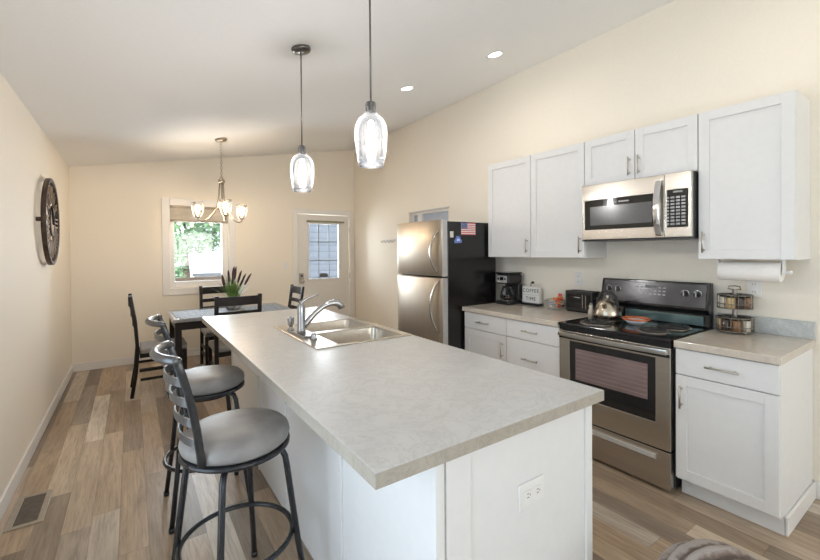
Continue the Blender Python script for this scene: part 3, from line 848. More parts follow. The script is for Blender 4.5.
# toaster
t = thing('toaster', 'black two-slice toaster on the worktop left of the kettle', 'toaster', (3.1, 1.955, .9145))
ty0, ty1, tx0, tx1, tz = 1.858, 2.105, 3.075, 3.195, .9145
sl = MB().grid_slab([tx0, tx0+.028, tx0+.052, tx0+.068, tx0+.092, tx1], [ty0, ty0+.03, ty1-.035, ty1], tz+.012, tz+.180, [(1, 1), (3, 1)])
sl.build('shell', BLACKM, t, .010, 3)
MB().box(tx0+.01, ty0+.01, tz, tx1-.01, ty1-.01, tz+.0125).build('base', BLACK, t)
fp = MB().box(tx0-.0035, ty0+.015, tz+.035, tx0-.0003, ty1-.02, tz+.155).build('side_plate', BLACK, t, .001)
MB().tube([(tx0-.006, ty0+.10, tz+.125), (tx0-.006, ty1-.06, tz+.128)], .004, 8).build('trim_bar', CHROME, fp)
for y in (ty0+.05, ty0+.078): MB().box(tx0-.006, y, tz+.04, tx0-.0036, y+.008, tz+.15).build('chrome_strip', noisy('dim_chrome', (.35, .35, .36), (.42, .42, .43), 20, .2, 1), fp)
MB().box(tx0+.04, ty0-.018, tz+.115, tx0+.08, ty0-.0003, tz+.13).build('lever', BLACKM, t, .003)
# shakers by the range
CRM = noisy('cream_ceramic', (.66, .60, .50), (.72, .66, .56), 20, .3, coat=.3)
t = thing('salt_shaker', 'small cream ceramic salt shaker between toaster and kettle', 'shaker', (3.040, 1.846, .9145))
MB().lathe([(0, 0), (.020, 0), (.024, .012), (.022, .035), (.014, .052), (.017, .066), (.013, .08), (0, .086)], (3.040, 1.846, .9145), 18).build('body', CRM, t)
MB().lathe([(.0135, .0795), (.012, .090), (.006, .097), (0, .098)], (3.040, 1.846, .9145), 16).build('cap', noisy('olive_cap', (.30, .30, .22), (.36, .36, .28), 20, .4), t)

# two-tier wire rack of jars
rx, ry, rz = 3.104, .925, .9145
t = thing('spice_rack', 'two tier round black wire rack of jars by the range', 'rack', (rx, ry, rz))
WIRE = noisy('pewter_wire', (.20, .18, .155), (.30, .27, .235), 40, .3, .7)
def ring(mb, r, z, th): mb.tube(arc((rx, ry), r, 0, 2*PI*35/36, 35, z), th, 6, True)
mb = MB(); mb.cyl((rx, ry, rz), .012, 0, .27, 10)
mb.tube([(rx, ry, rz+.268), (rx-.01, ry-.035, rz+.272), (rx-.01, ry-.03, rz+.288), (rx, ry, rz+.292), (rx, ry+.03, rz+.288), (rx, ry+.035, rz+.272), (rx, ry, rz+.268)], .004, 6)
mb.build('post', WIRE, t)
JC = [noisy('jar_brown', (.20, .09, .03), (.30, .15, .06), 30, .3), noisy('jar_dark', (.04, .025, .02), (.07, .04, .03), 30, .3), noisy('jar_gold', (.46, .32, .14), (.55, .40, .20), 30, .3), noisy('jar_cream', (.6, .54, .44), (.68, .62, .52), 30, .3)]
for lv, (zz, rr) in enumerate(((.012, .094), (.152, .088))):
    z = rz+zz
    mb = MB(); mb.lathe([(0, 0), (rr, 0), (rr, .004), (0, .004)], (rx, ry, z), 28)
    ring(mb, rr, z+.03, .0028); ring(mb, rr, z+.085, .0035); ring(mb, rr, z+.003, .0035)
    for k in range(16):
        a = 2*PI*k/16+.1; mb.tube([(rx+rr*math.cos(a), ry+rr*math.sin(a), z), (rx+rr*math.cos(a), ry+rr*math.sin(a), z+.086)], .0022, 6)
    mb.build('tier', WIRE, t)
if True:
    mb = MB()
    for k in range(3):
        a = 2*PI*k/3; mb.lathe([(0, 0), (.010, 0), (.010, .0125), (0, .0125)], (rx+.07*math.cos(a), ry+.07*math.sin(a), rz), 10)
    mb.build('foot', WIRE, t)
jn = ['brown', 'dark', 'gold', 'cream']
for lv, (zz, rr) in enumerate(((.012, .094), (.152, .088))):
    for k in range(7):
        a = 2*PI*k/7+lv*.4; R_ = rr-.030
        c = (rx+R_*math.cos(a), ry+R_*math.sin(a), rz+zz+.0045)
        kind = (k*3+lv) % 4
        jt = thing('spice_jar', 'small %s spice jar on the %s tier of the wire rack' % (jn[kind], ('lower', 'upper')[lv]), 'jar', c, '%s jars on the %s tier of the wire rack' % (jn[kind], ('lower', 'upper')[lv]))
        MB().lathe([(0, 0), (.021, 0), (.0225, .004), (.0225, .06), (.019, .066), (0, .067)], c, 14).build('body', JC[kind], jt)
        MB().lathe([(0, .0672), (.0215, .0672), (.0215, .082), (.019, .085), (0, .085)], c, 14).build('lid', BLACKM, jt)

# paper towel holder under the right wall cabinet
t = thing('paper_towel_holder', 'under-cabinet paper towel roll below the right wall cabinet', 'paper towel', (3.04, .825, 1.3))
py0, py1, pxx, pzz = .685, .975, 3.03, 1.302
MB().lathe([(.018, py0), (.055, py0), (.057, py0+.004), (.057, py1-.004), (.055, py1), (.018, py1)], (pxx, 0, pzz), 28, axis='y', closed=True).build('paper_roll', PAPER, t)
hd = MB().tube([(pxx, py0-.022, pzz), (pxx, py1+.010, pzz)], .010, 12)
hd.box(pxx-.02, py0-.014, pzz-.012, pxx+.02, py0-.004, 1.3745).box(pxx-.02, py1+.003, pzz-.012, pxx+.02, py1+.010, 1.3745)
hd.build('bracket', WHITEP, t, .002)
MB().lathe([(0, -.024), (.010, -.022), (.013, -.012), (.008, 0), (0, 0)], (pxx, py0-.022, pzz), 16, axis='y').build('end_knob', WHITEP, t)

# outlets and switches
def outlet_x(label, y, z, xw=RX):
    t = thing('wall_outlet', label, 'outlet', (xw, y, z), 'white outlets')
    MB().box(xw-.006, y-.036, z-.058, xw-.0003, y+.036, z+.058).build('plate', WHITEP, t, .003)
    for s in (-1, 1):
        b = MB().box(xw-.0085, y-.017, z+s*.024-.014, xw-.0061, y+.017, z+s*.024+.014).build('socket', WHITE, t, .001)
        mb = MB()
        for q in (-.006, .006): mb.box(xw-.0092, y+q-.0012, z+s*.024-.004, xw-.0086, y+q+.0012, z+s*.024+.006)
        mb.build('slots', GREYD, b)
outlet_x('white outlet on the wall above the toaster', 2.071, 1.184)
outlet_x('white outlet on the wall behind the paper towel roll and jar rack', .86, 1.19)
t = thing('light_switch', 'white light switch on the wall left of the back door', 'switch', (2.01, BY, 1.22))
MB().box(1.972, BY-.006, 1.162, 2.048, BY-.0003, 1.278).build('plate', WHITEP, t, .003)
MB().box(1.995, BY-.010, 1.19, 2.025, BY-.0061, 1.25).build('rocker', WHITE, t, .001)

# coat hooks on the right wall
t = thing('hook_rack', 'small metal hook strip on the wall left of the refrigerator', 'hooks', (RX, 5.2, 1.6))
MB().box(RX-.008, 5.02, 1.60, RX-.0003, 5.40, 1.622).build('strip', WHITE, t, .002)
for k in range(4):
    y = 5.06+k*.10
    MB().tube([(RX-.008, y, 1.612), (RX-.03, y, 1.600), (RX-.05, y, 1.575), (RX-.062, y, 1.585), (RX-.065, y, 1.605)], .0055, 8).build('hook', noisy('hook_nickel', (.38, .36, .34), (.48, .46, .44), 20, .3, .7) if k == 0 else bpy.data.materials['hook_nickel'], t)

# ------------------------------------------------------------------ island
IX0, IX1, IY0, IY1 = .470, 1.450, .832, 3.690
BX0, BX1, BY0, BY1 = .684, 1.428, .862, 3.62
SKX0, SKX1, SKY0, SKY1 = .812, 1.44, 2.065, 2.885
t = thing('kitchen_island', 'long white kitchen island with pale marbled overhanging top', 'island', (1.0, 2.2, 0))
MB().grid_slab([IX0, SKX0+.015, SKX1-.015, IX1], [IY0, SKY0+.015, SKY1-.015, IY1], .874, .914, [(1, 1)]).build('worktop', ISLTOP, t, .0025, 2)
EDG = granite('laminate_edge_shaded', (.46, .42, .36), (.38, .34, .285), (.20, .18, .15), .3, 2.2)  # worktop laminate darkened: shade on the edge painted as a separate strip
MB().grid_slab([IX0-.0015, IX0-.0002, IX1+.0002, IX1+.0015], [IY0-.0015, IY0-.0002, IY1+.0002, IY1+.0015], .8745, .912, [(1, 1)]).build('shaded_edge', EDG, t)
b = MB()
b.box(BX0, BY0+.012, 0, BX0+.018, BY1, .8735)             # stool side back panel
b.box(BX0+.018, BY0+.012, 0, BX1-.02, BY0+.03, .8735)     # end panel
b.box(BX0+.018, BY1-.018, 0, BX1-.02, BY1, .8735)         # far end panel
b.box(BX1-.02, BY0+.012, .10, BX1, BY1, .8735)
b.box(BX0+.018, BY0+.03, .08, BX1-.02, BY1-.018, .10)
b.box(BX0+.018, BY0+.03, 0, BX1-.08, BY1-.018, .08)
b.build('carcase', CAB, t)
for y0, y1, nm in ((1.478, 1.52, 'batten'), (2.185, 2.205, 'batten'), (2.76, 2.78, 'batten'), (BY1-.03, BY1, 'batten')):
    MB().box(BX0-.008, y0, 0, BX0-.0002, y1, .8735).build(nm, CAB, t, .002)
MB().box(BX0-.012, BY0, 0, BX0+.020, BY0+.0118, .8735).build('corner_post', CAB, t, .002)
MB().box(BX0+.030, BY0+.004, 0, BX0+.122, BY0+.0118, .8735).build('end_stile', CAB, t, .001)
MB().box(BX1-.038, BY0+.002, 0, BX1, BY0+.0118, .8735).build('end_stile', CAB, t, .002)
for k in range(4):
    y0 = BY0+.05+k*.67; d = shaker(MB(), 0, y0, y0+.66, .12, .86).xform(Matrix(((-1, 0, 0, BX1+.0205), (0, 1, 0, 0), (0, 0, 1, 0), (0, 0, 0, 1)))).build('door', CAB, t, .0015)
# horizontal outlet on the island end
ox, oz, oy = 1.082, .637, BY0+.0118
t = thing('wall_outlet', 'white horizontal outlet plate on the end panel of the island', 'outlet', (ox, oy, oz), 'white outlets')
MB().box(ox-.064, oy-.007, oz-.042, ox+.064, oy-.0003, oz+.042).build('plate', WHITEP, t, .003)
for s in (-1, 1):
    b = MB().box(ox+s*.024-.016, oy-.0095, oz-.017, ox+s*.024+.016, oy-.0071, oz+.017).build('socket', WHITE, t, .001)
    mb = MB()
    for q in (-.006, .006): mb.box(ox+s*.024-.005, oy-.0101, oz+q-.0013, ox+s*.024+.005, oy-.0096, oz+q+.0013)
    mb.box(ox+s*.024+.008, oy-.0101, oz-.002, ox+s*.024+.012, oy-.0096, oz+.002)
    mb.build('slots', GREYD, b)

# sink
t = thing('kitchen_sink', 'double bowl stainless steel sink set into the island top', 'sink', (1.12, 2.47, .915))
b1 = (.955, SKY0+.035, 1.385, 2.455); b2 = (.955, 2.505, 1.385, SKY1-.035)
xs = [SKX0, b1[0], b1[2], SKX1]; ys = [SKY0, b1[1], b1[3], b2[1], b2[3], SKY1]
MB().grid_slab(xs, ys, .9143, .9205, [(1, 1), (1, 3)]).build('rim', SINKS, t, .003)
for q in (b1, b2):
    x0, y0, x1, y1 = q; zb = .74; e = .025
    mb = MB()
    v = [mb.bm.verts.new(p) for p in ((x0, y0, .914), (x1, y0, .914), (x1, y1, .914), (x0, y1, .914), (x0+e, y0+e, zb), (x1-e, y0+e, zb), (x1-e, y1-e, zb), (x0+e, y1-e, zb))]
    mb._f([v[4], v[5], v[6], v[7]])
    for a in range(4): mb._f([v[a], v[(a+1) % 4], v[4+(a+1) % 4], v[4+a]])
    bo = mb.build('bowl', SINKS, t, .04, 4)
    for p in bo.data.polygons: p.use_smooth = True
    MB().lathe([(0, zb+.003), (.03, zb+.003), (.042, zb+.006), (.045, zb+.002)], ((x0+x1)/2, (y0+y1)/2, 0), 20).build('drain', CHROME, bo)
# faucet
fx, fy, fz = .872, 2.475, .9207
t = thing('faucet', 'chrome single lever kitchen faucet on the sink ledge', 'faucet', (fx, fy, fz))
MB().box(fx-.028, fy-.115, fz, fx+.030, fy+.115, fz+.010).build('base_plate', SATIN, t, .008, 3)
MB().lathe([(0, .0102), (.028, .0102), (.026, .03), (.023, .10), (.024, .165), (.020, .190), (.012, .2), (0, .202)], (fx, fy, fz), 24).build('body', SATIN, t)
MB().tube(bez((fx+.018, fy, fz+.05), (fx+.08, fy-.01, fz+.13), (fx+.15, fy-.02, fz+.20), (fx+.235, fy-.03, fz+.185), 12)+[(fx+.255, fy-.032, fz+.168), (fx+.262, fy-.033, fz+.150)], [.020]*3+[.018]*7+[.019, .022, .024, .024, .022], 14).build('spout', SATIN, t)
MB().tube(bez((fx, fy, fz+.198), (fx+.02, fy-.005, fz+.225), (fx+.06, fy-.012, fz+.235), (fx+.105, fy-.02, fz+.25), 8), [.015, .012, .010, .009, .008, .007, .007, .006, .005], 10).build('lever', SATIN, t)
t = thing('side_sprayer', 'short chrome side sprayer left of the faucet', 'sprayer', (.865, 2.655, fz))
MB().lathe([(0, 0), (.022, 0), (.022, .008), (.012, .014), (.012, .03), (0, .03)], (.865, 2.655, fz), 18).build('holder', SATIN, t)
MB().lathe([(0, .0305), (.014, .0305), (.021, .045), (.022, .082), (.016, .092), (0, .093)], (.865, 2.655, fz), 18).build('spray_head', SATIN, t)
t = thing('sink_cap', 'small chrome cap on the sink ledge right of the faucet', 'cap', (.885, 2.30, fz))
MB().lathe([(0, 0), (.022, 0), (.022, .006), (.014, .012), (.017, .026), (.012, .036), (0, .038)], (.885, 2.30, fz), 18).build('knob', SATIN, t)

# ------------------------------------------------------------------ bar stools
def stool(label, x, y, legrot, swivel):
    t = thing('bar_stool', label, 'stool', (x, y, 0), 'grey swivel bar stools')
    def W(p): return (x+p[0], y+p[1], p[2])
    cr, sr = math.cos(swivel), math.sin(swivel)
    def S(p): return (x+p[0]*cr-p[1]*sr, y+p[0]*sr+p[1]*cr, p[2])
    MB().lathe([(0, .672), (.188, .672), (.201, .684), (.206, .702), (.202, .722), (.184, .739), (.13, .750), (0, .754)], (x, y, 0), 44).build('seat', SEATF, t)
    fr = MB().lathe([(.198, .650), (.206, .655), (.207, .668), (.200, .6715), (.15, .6715), (.15, .650)], (x, y, 0), 44, closed=True)
    fr.build('seat_frame', GUN, t)
    MB().lathe([(0, .6185), (.13, .6185), (.158, .632), (.158, .649), (0, .649)], (x, y, 0), 28).build('swivel', GUN, t)
    for k in range(4):
        a = legrot+k*PI/2; c, s_ = math.cos(a), math.sin(a)
        pr = [(.10, .634), (.150, .637), (.176, .626), (.189, .60), (.197, .55), (.236, .25), (.276, .012)]
        pts = [W((r*c, r*s_, z)) for r, z in pr]
        lg = MB().tube(pts, .0125, 10).build('leg', GUN, t)
        MB().lathe([(0, 0), (.0145, 0), (.0145, .022), (.0, .022)], W((.276*c, .276*s_, 0)), 10).build('foot_cap', BLACKM, lg)
    MB().tube(arc((x, y), .212, 0, 2*PI*47/48, 47, .285), .0105, 10, True).build('foot_ring', GUN, t)
    # back: two bent posts, bowed slats, bowed top tube
    hw = .155
    for s in (-1, 1):
        pts = [S(p) for p in ((-.146, s*hw, .684), (-.150, s*hw, .72), (-.162, s*hw, .82), (-.182, s*hw, .93), (-.202, s*hw, 1.01), (-.222, s*hw, 1.078))]
        MB().sweep(pts, [(-.0135, -.010), (.0135, -.010), (.0135, .010), (-.0135, .010)], up=(0, 1, 0)).build('back_post', GUN, t, .004)
    def bow(px_, z, dep): return [S((px_-dep*math.sin(PI*k/12)**.8, -hw+2*hw*k/12, z)) for k in range(13)]
    MB().tube([S((-.212, -hw, 1.062))]+bow(-.226, 1.072, .052)+[S((-.212, hw, 1.062))], .0155, 12).build('top_rail', GUNL, t)
    for z, px_ in ((.990, -.202), (.915, -.184), (.840, -.169), (.765, -.158)):
        MB().strip(bow(px_, z, .046)[0:13], .030, .007).build('back_slat', GUNL, t, .001)
    return t


stool('bar stool nearest the camera at the island, grey round seat', .342, 1.745, math.radians(64), 0)
stool('farther bar stool at the island, standing closer to the dining table', .348, 2.600, math.radians(45), 0)

# ------------------------------------------------------------------ dining set
TX0, TX1, TY0, TY1, TZ = .335, 1.60, 4.73, 5.56, .76
t = thing('dining_table', 'dark dining table with grey stone-look top under the chandelier', 'table', ((TX0+TX1)/2, (TY0+TY1)/2, 0))
MB().box(TX0, TY0, TZ-.032, TX1, TY1, TZ-.0005).build('tabletop', TTOP, t, .005)
MB().grid_slab([TX0+.03, TX0+.05, TX1-.05, TX1-.03], [TY0+.03, TY0+.05, TY1-.05, TY1-.03], TZ-.115, TZ-.0325, [(1, 1)]).build('apron', ESP, t)
for x in (TX0+.022, TX1-.082):
    for y in (TY0+.022, TY1-.082): MB().box(x, y, 0, x+.06, y+.06, TZ-.0325).build('leg', ESP, t, .003)
rn = MB().box(TX0+.04, TY0+.17, TZ, TX1-.04, TY1-.17, TZ+.003)
tag(rn.build('table_runner', RUNNER, None, .001), 'grey patterned runner laid along the dark dining table', 'runner')
for x, lb in ((.62, 'grey woven placemat at the left end of the dining table'), (1.36, 'grey woven placemat at the right end of the dining table')):
    tag(MB().box(x-.21, TY0+.02, TZ, x+.21, TY0+.165, TZ+.003).build('placemat', RUNNER, None, .001), lb, 'placemat', 'placemats on the dining table')


def dining_chair(label, loc, rz):
    # built facing +Y, back at y = 0
    t = thing('dining_chair', label, 'chair', (0, 0, 0), 'dining chairs around the table')
    W_, D_ = .225, .43
    for s in (-1, 1):
        pts = [(s*(W_-.019), -.055, 0), (s*(W_-.019), -.02, .22), (s*(W_-.019), .0, .46), (s*(W_-.019), -.015, .70), (s*(W_-.019), -.06, 1.01)]
        MB().sweep(pts, [(-.019, -.016), (.019, -.016), (.019, .016), (-.019, .016)], up=(0, 1, 0)).build('back_leg', ESP, t, .004)
        MB().box(s*(W_-.019)-.019, D_-.038, 0, s*(W_-.019)+.019, D_, .43).build('front_leg', ESP, t, .003)
        MB().box(s*(W_-.019)-.010, .018, .16, s*(W_-.019)+.010, D_-.0385, .185).build('side_stretcher', ESP, t)
        MB().box(s*(W_-.019)-.010, .010, .25, s*(W_-.019)+.010, D_-.0385, .275).build('side_stretcher', ESP, t)
    MB().grid_slab([-W_+.040, -W_+.042, W_-.042, W_-.040], [.017, .032, D_-.036, D_-.002], .385, .43, []).build('seat_rail', ESP, t)
    se = MB().box(-W_+.002, .022, .4305, W_-.002, D_+.012, .480)
    se.build('seat', CHSEAT, t, .018, 3)
    for z0, z1 in ((.905, .995), (.80, .845), (.70, .745)):
        def yb(z): return -.015-(z-.70)/.31*.045
        pts = [(-W_+.038+(2*W_-.076)*k/8, yb((z0+z1)/2)-.016*math.sin(PI*k/8), (z0+z1)/2) for k in range(9)]
        MB().strip(pts, z1-z0, .018).build('back_slat', ESP, t, .002)
    t.location = loc; t.rotation_euler = (0, 0, rz)
    if label: t['label'] = label
    return t


c0_ = dining_chair('dark dining chair on the near side of the table, its back toward the island', (.893, 4.42, 0), 0)
dup(c0_, (.94, 5.80, 0), 'dark dining chair behind the potted plant, under the window', PI)
dup(c0_, (.04, 5.07, 0), 'dark dining chair at the left end of the table, nearest the left wall', -PI/2)
dup(c0_, (1.70, 5.12, 0), 'dark ladder-back dining chair at the door end of the table', PI/2)

# potted grass plant
px0, py0_, pz0 = 1.0, 5.19, TZ+.0035
t = thing('potted_plant', 'leafy green plant with dark purple spikes in a pot on the table', 'plant', (px0, py0_, pz0))
MB().lathe([(0, 0), (.07, 0), (.095, .03), (.105, .075), (.095, .12), (.085, .135), (.078, .135), (.085, .11), (0, .105)], (px0, py0_, pz0), 28).build('pot', noisy('pot_grey_white', (.28, .28, .28), (.62, .61, .59), 14, .4, lo=.42, hi=.58), t)
GR = noisy('plant_green', (.07, .16, .03), (.24, .38, .10), 12, .5); SPK = noisy('spike_purple', (.035, .012, .018), (.09, .035, .045), 30, .6)
rnd = random.Random(11); mb = MB()
for k in range(150):
    a = rnd.uniform(0, 2*PI); sp_ = rnd.uniform(.02, .20); hh = rnd.uniform(.14, .33); r0 = rnd.uniform(0, .055)
    if k < 34: sp_ = rnd.uniform(.18, .30); hh = rnd.uniform(.12, .32)
    b0 = Vector((px0+r0*math.cos(a), py0_+r0*math.sin(a), pz0+.10))
    tip = b0+Vector((sp_*math.cos(a), sp_*math.sin(a), hh))
    mid = b0+Vector((sp_*.3*math.cos(a), sp_*.3*math.sin(a), hh*.75))
    sd_ = Vector((-math.sin(a), math.cos(a), 0))*rnd.uniform(.003, .0065)
    pr = []
    for j in range(6):
        q = j/5; p = b0*(1-q)**2+mid*2*q*(1-q)+tip*q*q; ww = sd_*(1-q*.9)
        pr.append((mb.bm.verts.new(p-ww), mb.bm.verts.new(p+ww)))
    for j in range(5): mb._f([pr[j][0], pr[j][1], pr[j+1][1], pr[j+1][0]], True)
mb.build('leaves', GR, t)
for k, (dx, dy, h0, ln, lean) in enumerate([(-.095, 0, .27, .12, -.03), (-.04, .02, .30, .14, -.01), (-.01, -.02, .28, .15, .015), (.02, .02, .33, .15, .02), (.05, -.01, .29, .14, .045), (.08, .01, .25, .14, .07), (-.09, .02, .24, .10, -.03), (.0, .03, .36, .12, .02), (.13, 0, .26, .13, .08)]):
    x_, y_ = px0+dx, py0_+dy
    s = MB().tube([(px0+dx*.4, py0_+dy*.4, pz0+.10), (x_, y_, pz0+h0+.03)], .003, 6).build('stem', GR, t)
    MB().tube([(x_, y_, pz0+h0+.025), (x_+lean*.3, y_, pz0+h0+.03+ln*.3), (x_+lean*.7, y_, pz0+h0+.03+ln*.75), (x_+lean, y_, pz0+h0+.03+ln)], [.009, .014, .012, .004], 8).build('flower_spike', SPK, s)

# ------------------------------------------------------------------ wall clock (iron and wood wheel)
kx_, ky_, kz_, kr = LX, 4.62, 1.718, .372
t = thing('wall_clock', 'large round openwork dark wooden clock on the left wall', 'clock', (LX, ky_, kz_))
DKW = noisy('dark_rim_wood', (.030, .018, .012), (.07, .042, .028), 20, .45)
MB().lathe([(kr, .030), (kr, .058), (kr-.008, .063), (kr-.030, .060), (kr-.032, .030)], (LX, ky_, kz_), 56, axis='x', closed=True).build('rim', DKW, t)
MB().lathe([(.10, .040), (.10, .060), (.125, .060), (.125, .040)], (LX, ky_, kz_), 36, axis='x', closed=True).build('inner_ring', DKW, t)
GOLD = noisy('aged_wood_face', (.36, .24, .12), (.52, .38, .22), 12, .6)
MB().lathe([(0, .044), (.098, .044), (.098, .056), (0, .056)], (LX, ky_, kz_), 32, axis='x').build('dial', GOLD, t)
ROM = ['XII', 'I', 'II', 'III', 'IIII', 'V', 'VI', 'VII', 'VIII', 'IX', 'X', 'XI']
MID = noisy('numeral_wood', (.16, .11, .07), (.34, .25, .16), 20, .5, .4)
for k in range(12):
    a = PI/2-2*PI*k/12
    # viewer looks toward -X: right-hand side of the dial is -Y ... +Y is left/right by mirrored frame
    cyk, czk = ky_+math.cos(a)*.225, kz_+math.sin(a)*.225
    rot = a-PI/2
    Mx = Matrix(((0, 0, 1, LX+.052), (1, 0, 0, cyk), (0, 1, 0, czk), (0, 0, 0, 1))) @ Matrix.Rotation(rot, 4, 'Z') @ Matrix.Diagonal((.85, 1.75, 1, 1))
    mb = MB(); text_mb(mb, ROM[k], .125, .008, Mx); mb.build('numeral', MID, t)
for k in range(4):
    a = PI/4+k*PI/2
    MB().strip([(LX+.044, ky_+math.cos(a)*.124, kz_+math.sin(a)*.124), (LX+.044, ky_+math.cos(a)*(kr-.045), kz_+math.sin(a)*(kr-.030))], .016, .012, (1, 0, 0)).build('spoke', DKW, t)
for ang, ln, wd in ((2.2, .16, .016), (.5, .23, .012)):
    MB().strip([(LX+.063, ky_-math.cos(ang)*.03, kz_-math.sin(ang)*.03), (LX+.063, ky_+math.cos(ang)*ln, kz_+math.sin(ang)*ln)], wd, .004, (1, 0, 0)).build('hand', BLACKM, t)
MB().box(LX+.0003, ky_-kr+.01, kz_-.016, LX+.0298, ky_-kr+.05, kz_+.016).box(LX+.0003, ky_+kr-.07, kz_-.03, LX+.0298, ky_+kr-.01, kz_+.03).build('bracket', DKW, t)

# floor register
t = thing('floor_vent', 'beige metal floor vent by the left wall', 'vent', (-.48, 3.09, 0))
vx0, vx1, vy0, vy1 = -.565, -.41, 2.905, 3.27
MB().grid_slab([vx0, vx0+.028, vx1-.028, vx1], [vy0, vy0+.03, vy1-.03, vy1], .0003, .006, [(1, 1)]).build('frame', VENTM, t, .002)
MB().box(vx0+.0285, vy0+.0305, .0003, vx1-.0285, vy1-.0305, .0012).build('duct', VENTD, t)
lv = MB()
for k in range(22):
    y = vy0+.036+k*.0138; lv.hexa([(vx0+.029, y, .0014), (vx1-.029, y, .0014), (vx1-.029, y+.002, .0014), (vx0+.029, y+.002, .0014)], [(vx0+.029, y+.004, .005), (vx1-.029, y+.004, .005), (vx1-.029, y+.006, .005), (vx0+.029, y+.006, .005)])
lv.build('louvres', noisy('louvre_brown', (.14, .12, .10), (.20, .17, .14), 30, .4, .4), t)

# ------------------------------------------------------------------ lamps
def pendant(label, x, y):
    zc = cz(x); t = thing('pendant_lamp', label, 'lamp', (x, y, zc), 'glass pendants over the island')
    sl_ = Matrix.Translation((x, y, zc)) @ Matrix.Rotation(-math.atan(KS), 4, 'Y')
    MB().lathe([(0, -.0005), (.062, -.0005), (.064, -.012), (.058, -.024), (.02, -.028), (0, -.028)], (0, 0, 0), 28).xform(sl_).build('canopy', DKN, t)
    MB().tube([(x, y, zc-.03), (x, y, 2.125)], .0045, 8).build('rod', DKN, t)
    MB().lathe([(0, 2.150), (.008, 2.150), (.0235, 2.143), (.0235, 2.134), (.013, 2.128), (.013, 2.062), (.008, 2.055), (0, 2.055)], (x, y, 0), 20).build('socket', DKN, t)
    sh = MB().lathe([(.026, 2.138), (.026, 2.098), (.034, 2.086), (.056, 2.068), (.071, 2.040), (.0765, 2.005), (.0745, 1.95), (.067, 1.89), (.060, 1.845), (.058, 1.845), (.065, 1.89), (.0725, 1.95), (.0745, 2.005), (.069, 2.039), (.054, 2.066), (.032, 2.083), (.024, 2.096), (.024, 2.138)], (x, y, 0), 40, closed=True)
    sh.build('glass_shade', SHADEG, t)
    bu = MB().lathe([(0, 2.054), (.011, 2.053), (.012, 2.03), (.019, 2.0), (.024, 1.965), (.021, 1.93), (.011, 1.905), (0, 1.900)], (x, y, 0), 20).build('bulb', BULBW, t)
    return t


pendant('clear glass pendant lamp hanging closest to the camera, over the island', .941, 1.680)
pendant('clear glass pendant lamp farther back over the island, its ceiling canopy in view', .941, 2.617)

hx, hy = .884, 5.180; hz = cz(hx)
t = thing('chandelier', 'nickel three arm chandelier with clear glass shades over dining table', 'chandelier', (hx, hy, hz))
sl_ = Matrix.Translation((hx, hy, hz)) @ Matrix.Rotation(-math.atan(KS), 4, 'Y')
MB().lathe([(0, -.0005), (.066, -.0005), (.068, -.014), (.060, -.028), (.015, -.034), (0, -.034)], (0, 0, 0), 28).xform(sl_).build('canopy', WARMN, t)
ch = MB()
zt = hz-.034; nlk = 13; lk = (zt-2.33)/nlk
for k in range(nlk):
    z = zt-lk*(k+.5); hh, ww = lk*.62, .010
    pts = [((hx+ww*math.cos(a), hy, z+hh*math.sin(a)) if k % 2 else (hx, hy+ww*math.cos(a), z+hh*math.sin(a))) for a in [2*PI*j/12 for j in range(12)]]
    ch.tube(pts, .0028, 6, True)
ch.build('chain', WARMN, t)
MB().lathe([(0, 2.345), (.012, 2.338), (.016, 2.318), (.034, 2.300), (.040, 2.275), (.030, 2.262), (0, 2.262)], (hx, hy, 0), 24).build('hub', WARMN, t)
for k, ad in enumerate((148, 28, 268)):
    a = math.radians(ad); R_ = .28; c, s = math.cos(a), math.sin(a)
    pts = bez((hx+.022*c, hy+.022*s, 2.268), (hx+.030*c, hy+.030*s, 2.0), (hx+.06*c, hy+.06*s, 1.93), (hx+.16*c, hy+.16*s, 1.838), 12)+[(hx+.20*c, hy+.20*s, 1.815), (hx+.24*c, hy+.24*s, 1.812), (hx+R_*c, hy+R_*s, 1.828), (hx+R_*c, hy+R_*s, 1.850)]
    am = MB().tube(pts, .0085, 8).build('arm', WARMN, t)
    cx_, cy_ = hx+R_*c, hy+R_*s
    MB().lathe([(0, 1.845), (.014, 1.848), (.036, 1.862), (.037, 1.868), (.018, 1.872), (.017, 1.905), (0, 1.905)], (cx_, cy_, 0), 20).build('cup', WARMN, am)
    MB().lathe([(.030, 1.8685), (.050, 1.90), (.062, 1.96), (.066, 2.035), (.064, 2.035), (.060, 1.96), (.048, 1.902), (.028, 1.871)], (cx_, cy_, 0), 30, closed=True).build('glass_shade', CHG, am)
    MB().lathe([(0, 1.906), (.013, 1.907), (.017, 1.93), (.026, 1.96), (.024, 1.985), (.010, 2.003), (0, 2.005)], (cx_, cy_, 0), 18).build('bulb', BULB, am)

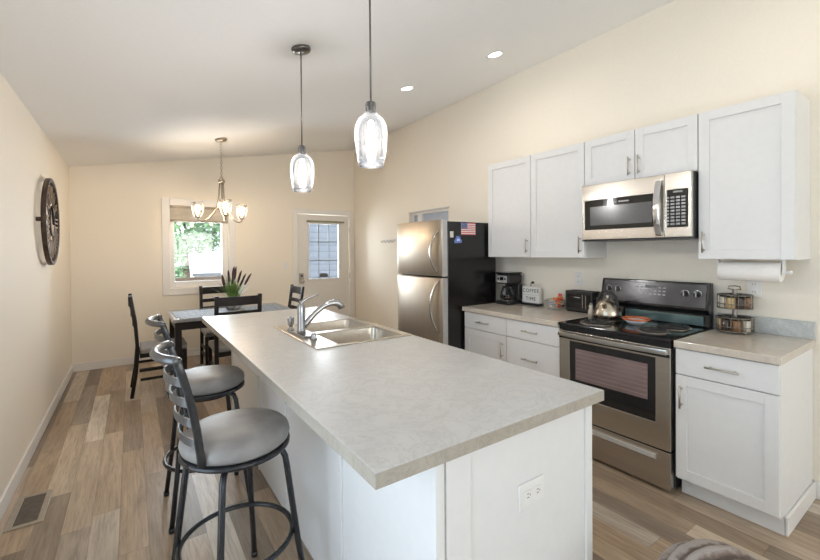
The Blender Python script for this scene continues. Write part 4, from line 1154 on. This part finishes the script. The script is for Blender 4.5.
def recessed(label, x, y, power):
    zc = cz(x); t = thing('recessed_light', label, 'light', (x, y, zc), 'recessed ceiling lights')
    sl_ = Matrix.Translation((x, y, zc)) @ Matrix.Rotation(-math.atan(KS), 4, 'Y')
    MB().lathe([(.056, -.0005), (.072, -.0005), (.072, -.005), (.056, -.008)], (0, 0, 0), 32, closed=True).xform(sl_).build('trim_ring', WHITEP, t)
    MB().lathe([(0, -.0005), (.0555, -.0005), (.0555, -.004), (0, -.004)], (0, 0, 0), 32).xform(sl_).build('lens', CANG, t)
    l = bpy.data.lights.new('recessed_lamp', 'AREA'); l.shape = 'DISK'; l.size = .11; l.energy = power; l.color = (1, .91, .77)
    o = bpy.data.objects.new('recessed_lamp', l); COL.objects.link(o); o.parent = t; o.location = (0, 0, -.02)
    return t
recessed('recessed ceiling light above the range, nearest the camera', 2.535, 2.392, 1.4)
recessed('recessed ceiling light above the refrigerator, farther from the camera', 2.235, 3.268, 1.4)
recessed('recessed ceiling light over the near end of the kitchen, unseen and added for light', 2.535, .55, 1.4)  # extra ceiling light out of view, added for more light

# ------------------------------------------------------------------ ribbed plush pouf at the bottom edge of the picture
qx, qy, qz, qr = 1.565, .485, .0, .215
PLM = mat('plush_brown_grey', (.2, .14, .11), .9); g = N(PLM)
sp = g.n('ShaderNodeSeparateXYZ'); g.l(g.obj(), sp.inputs[0])
ang = g.math('ARCTAN2', sp.outputs[1], sp.outputs[2])
nz_ = g.noise(9, 4, .6, g.obj())
st_ = g.math('SINE', g.math('ADD', g.math('MULTIPLY', ang, 19.), g.math('MULTIPLY', nz_, 9.)))
g.l(g.ramp(g.math('MULTIPLY_ADD', st_, .5, .5), [(.1, (.13, .095, .08)), (.5, (.26, .20, .17)), (.9, (.40, .35, .32))]), g.b.inputs['Base Color'])
g.bump(g.noise(160, 3, .6, g.obj()), .6, .01)
pf = MB(); nu, nv = 110, 40; rings = []
for i in range(nv+1):
    ph = PI*i/nv; row = []
    for j in range(nu):
        th = 2*PI*j/nu
        rr = 1+.035*math.sin(19*th+.6*math.sin(3*ph))*math.sin(ph)**.5
        # pole axis lies along local x
        row.append(pf.bm.verts.new((qr*1.05*math.cos(ph)*rr, qr*math.sin(ph)*math.cos(th)*rr, .222*math.sin(ph)*math.sin(th)*rr)))
    rings.append(row)
for i in range(nv):
    for j in range(nu): pf._f([rings[i][j], rings[i][(j+1) % nu], rings[i+1][(j+1) % nu], rings[i+1][j]], True)
bmesh.ops.remove_doubles(pf.bm, verts=pf.bm.verts[:], dist=1e-4)
po = pf.build('pouf', PLM)
po.location = (qx, qy, .222*1.03); po.rotation_euler = (0, 0, math.radians(150))
tag(po, 'brown and grey ribbed plush pouf at the bottom edge of the photo', 'pouf')

for o in bpy.data.objects:
    if '_o' in o: del o['_o']
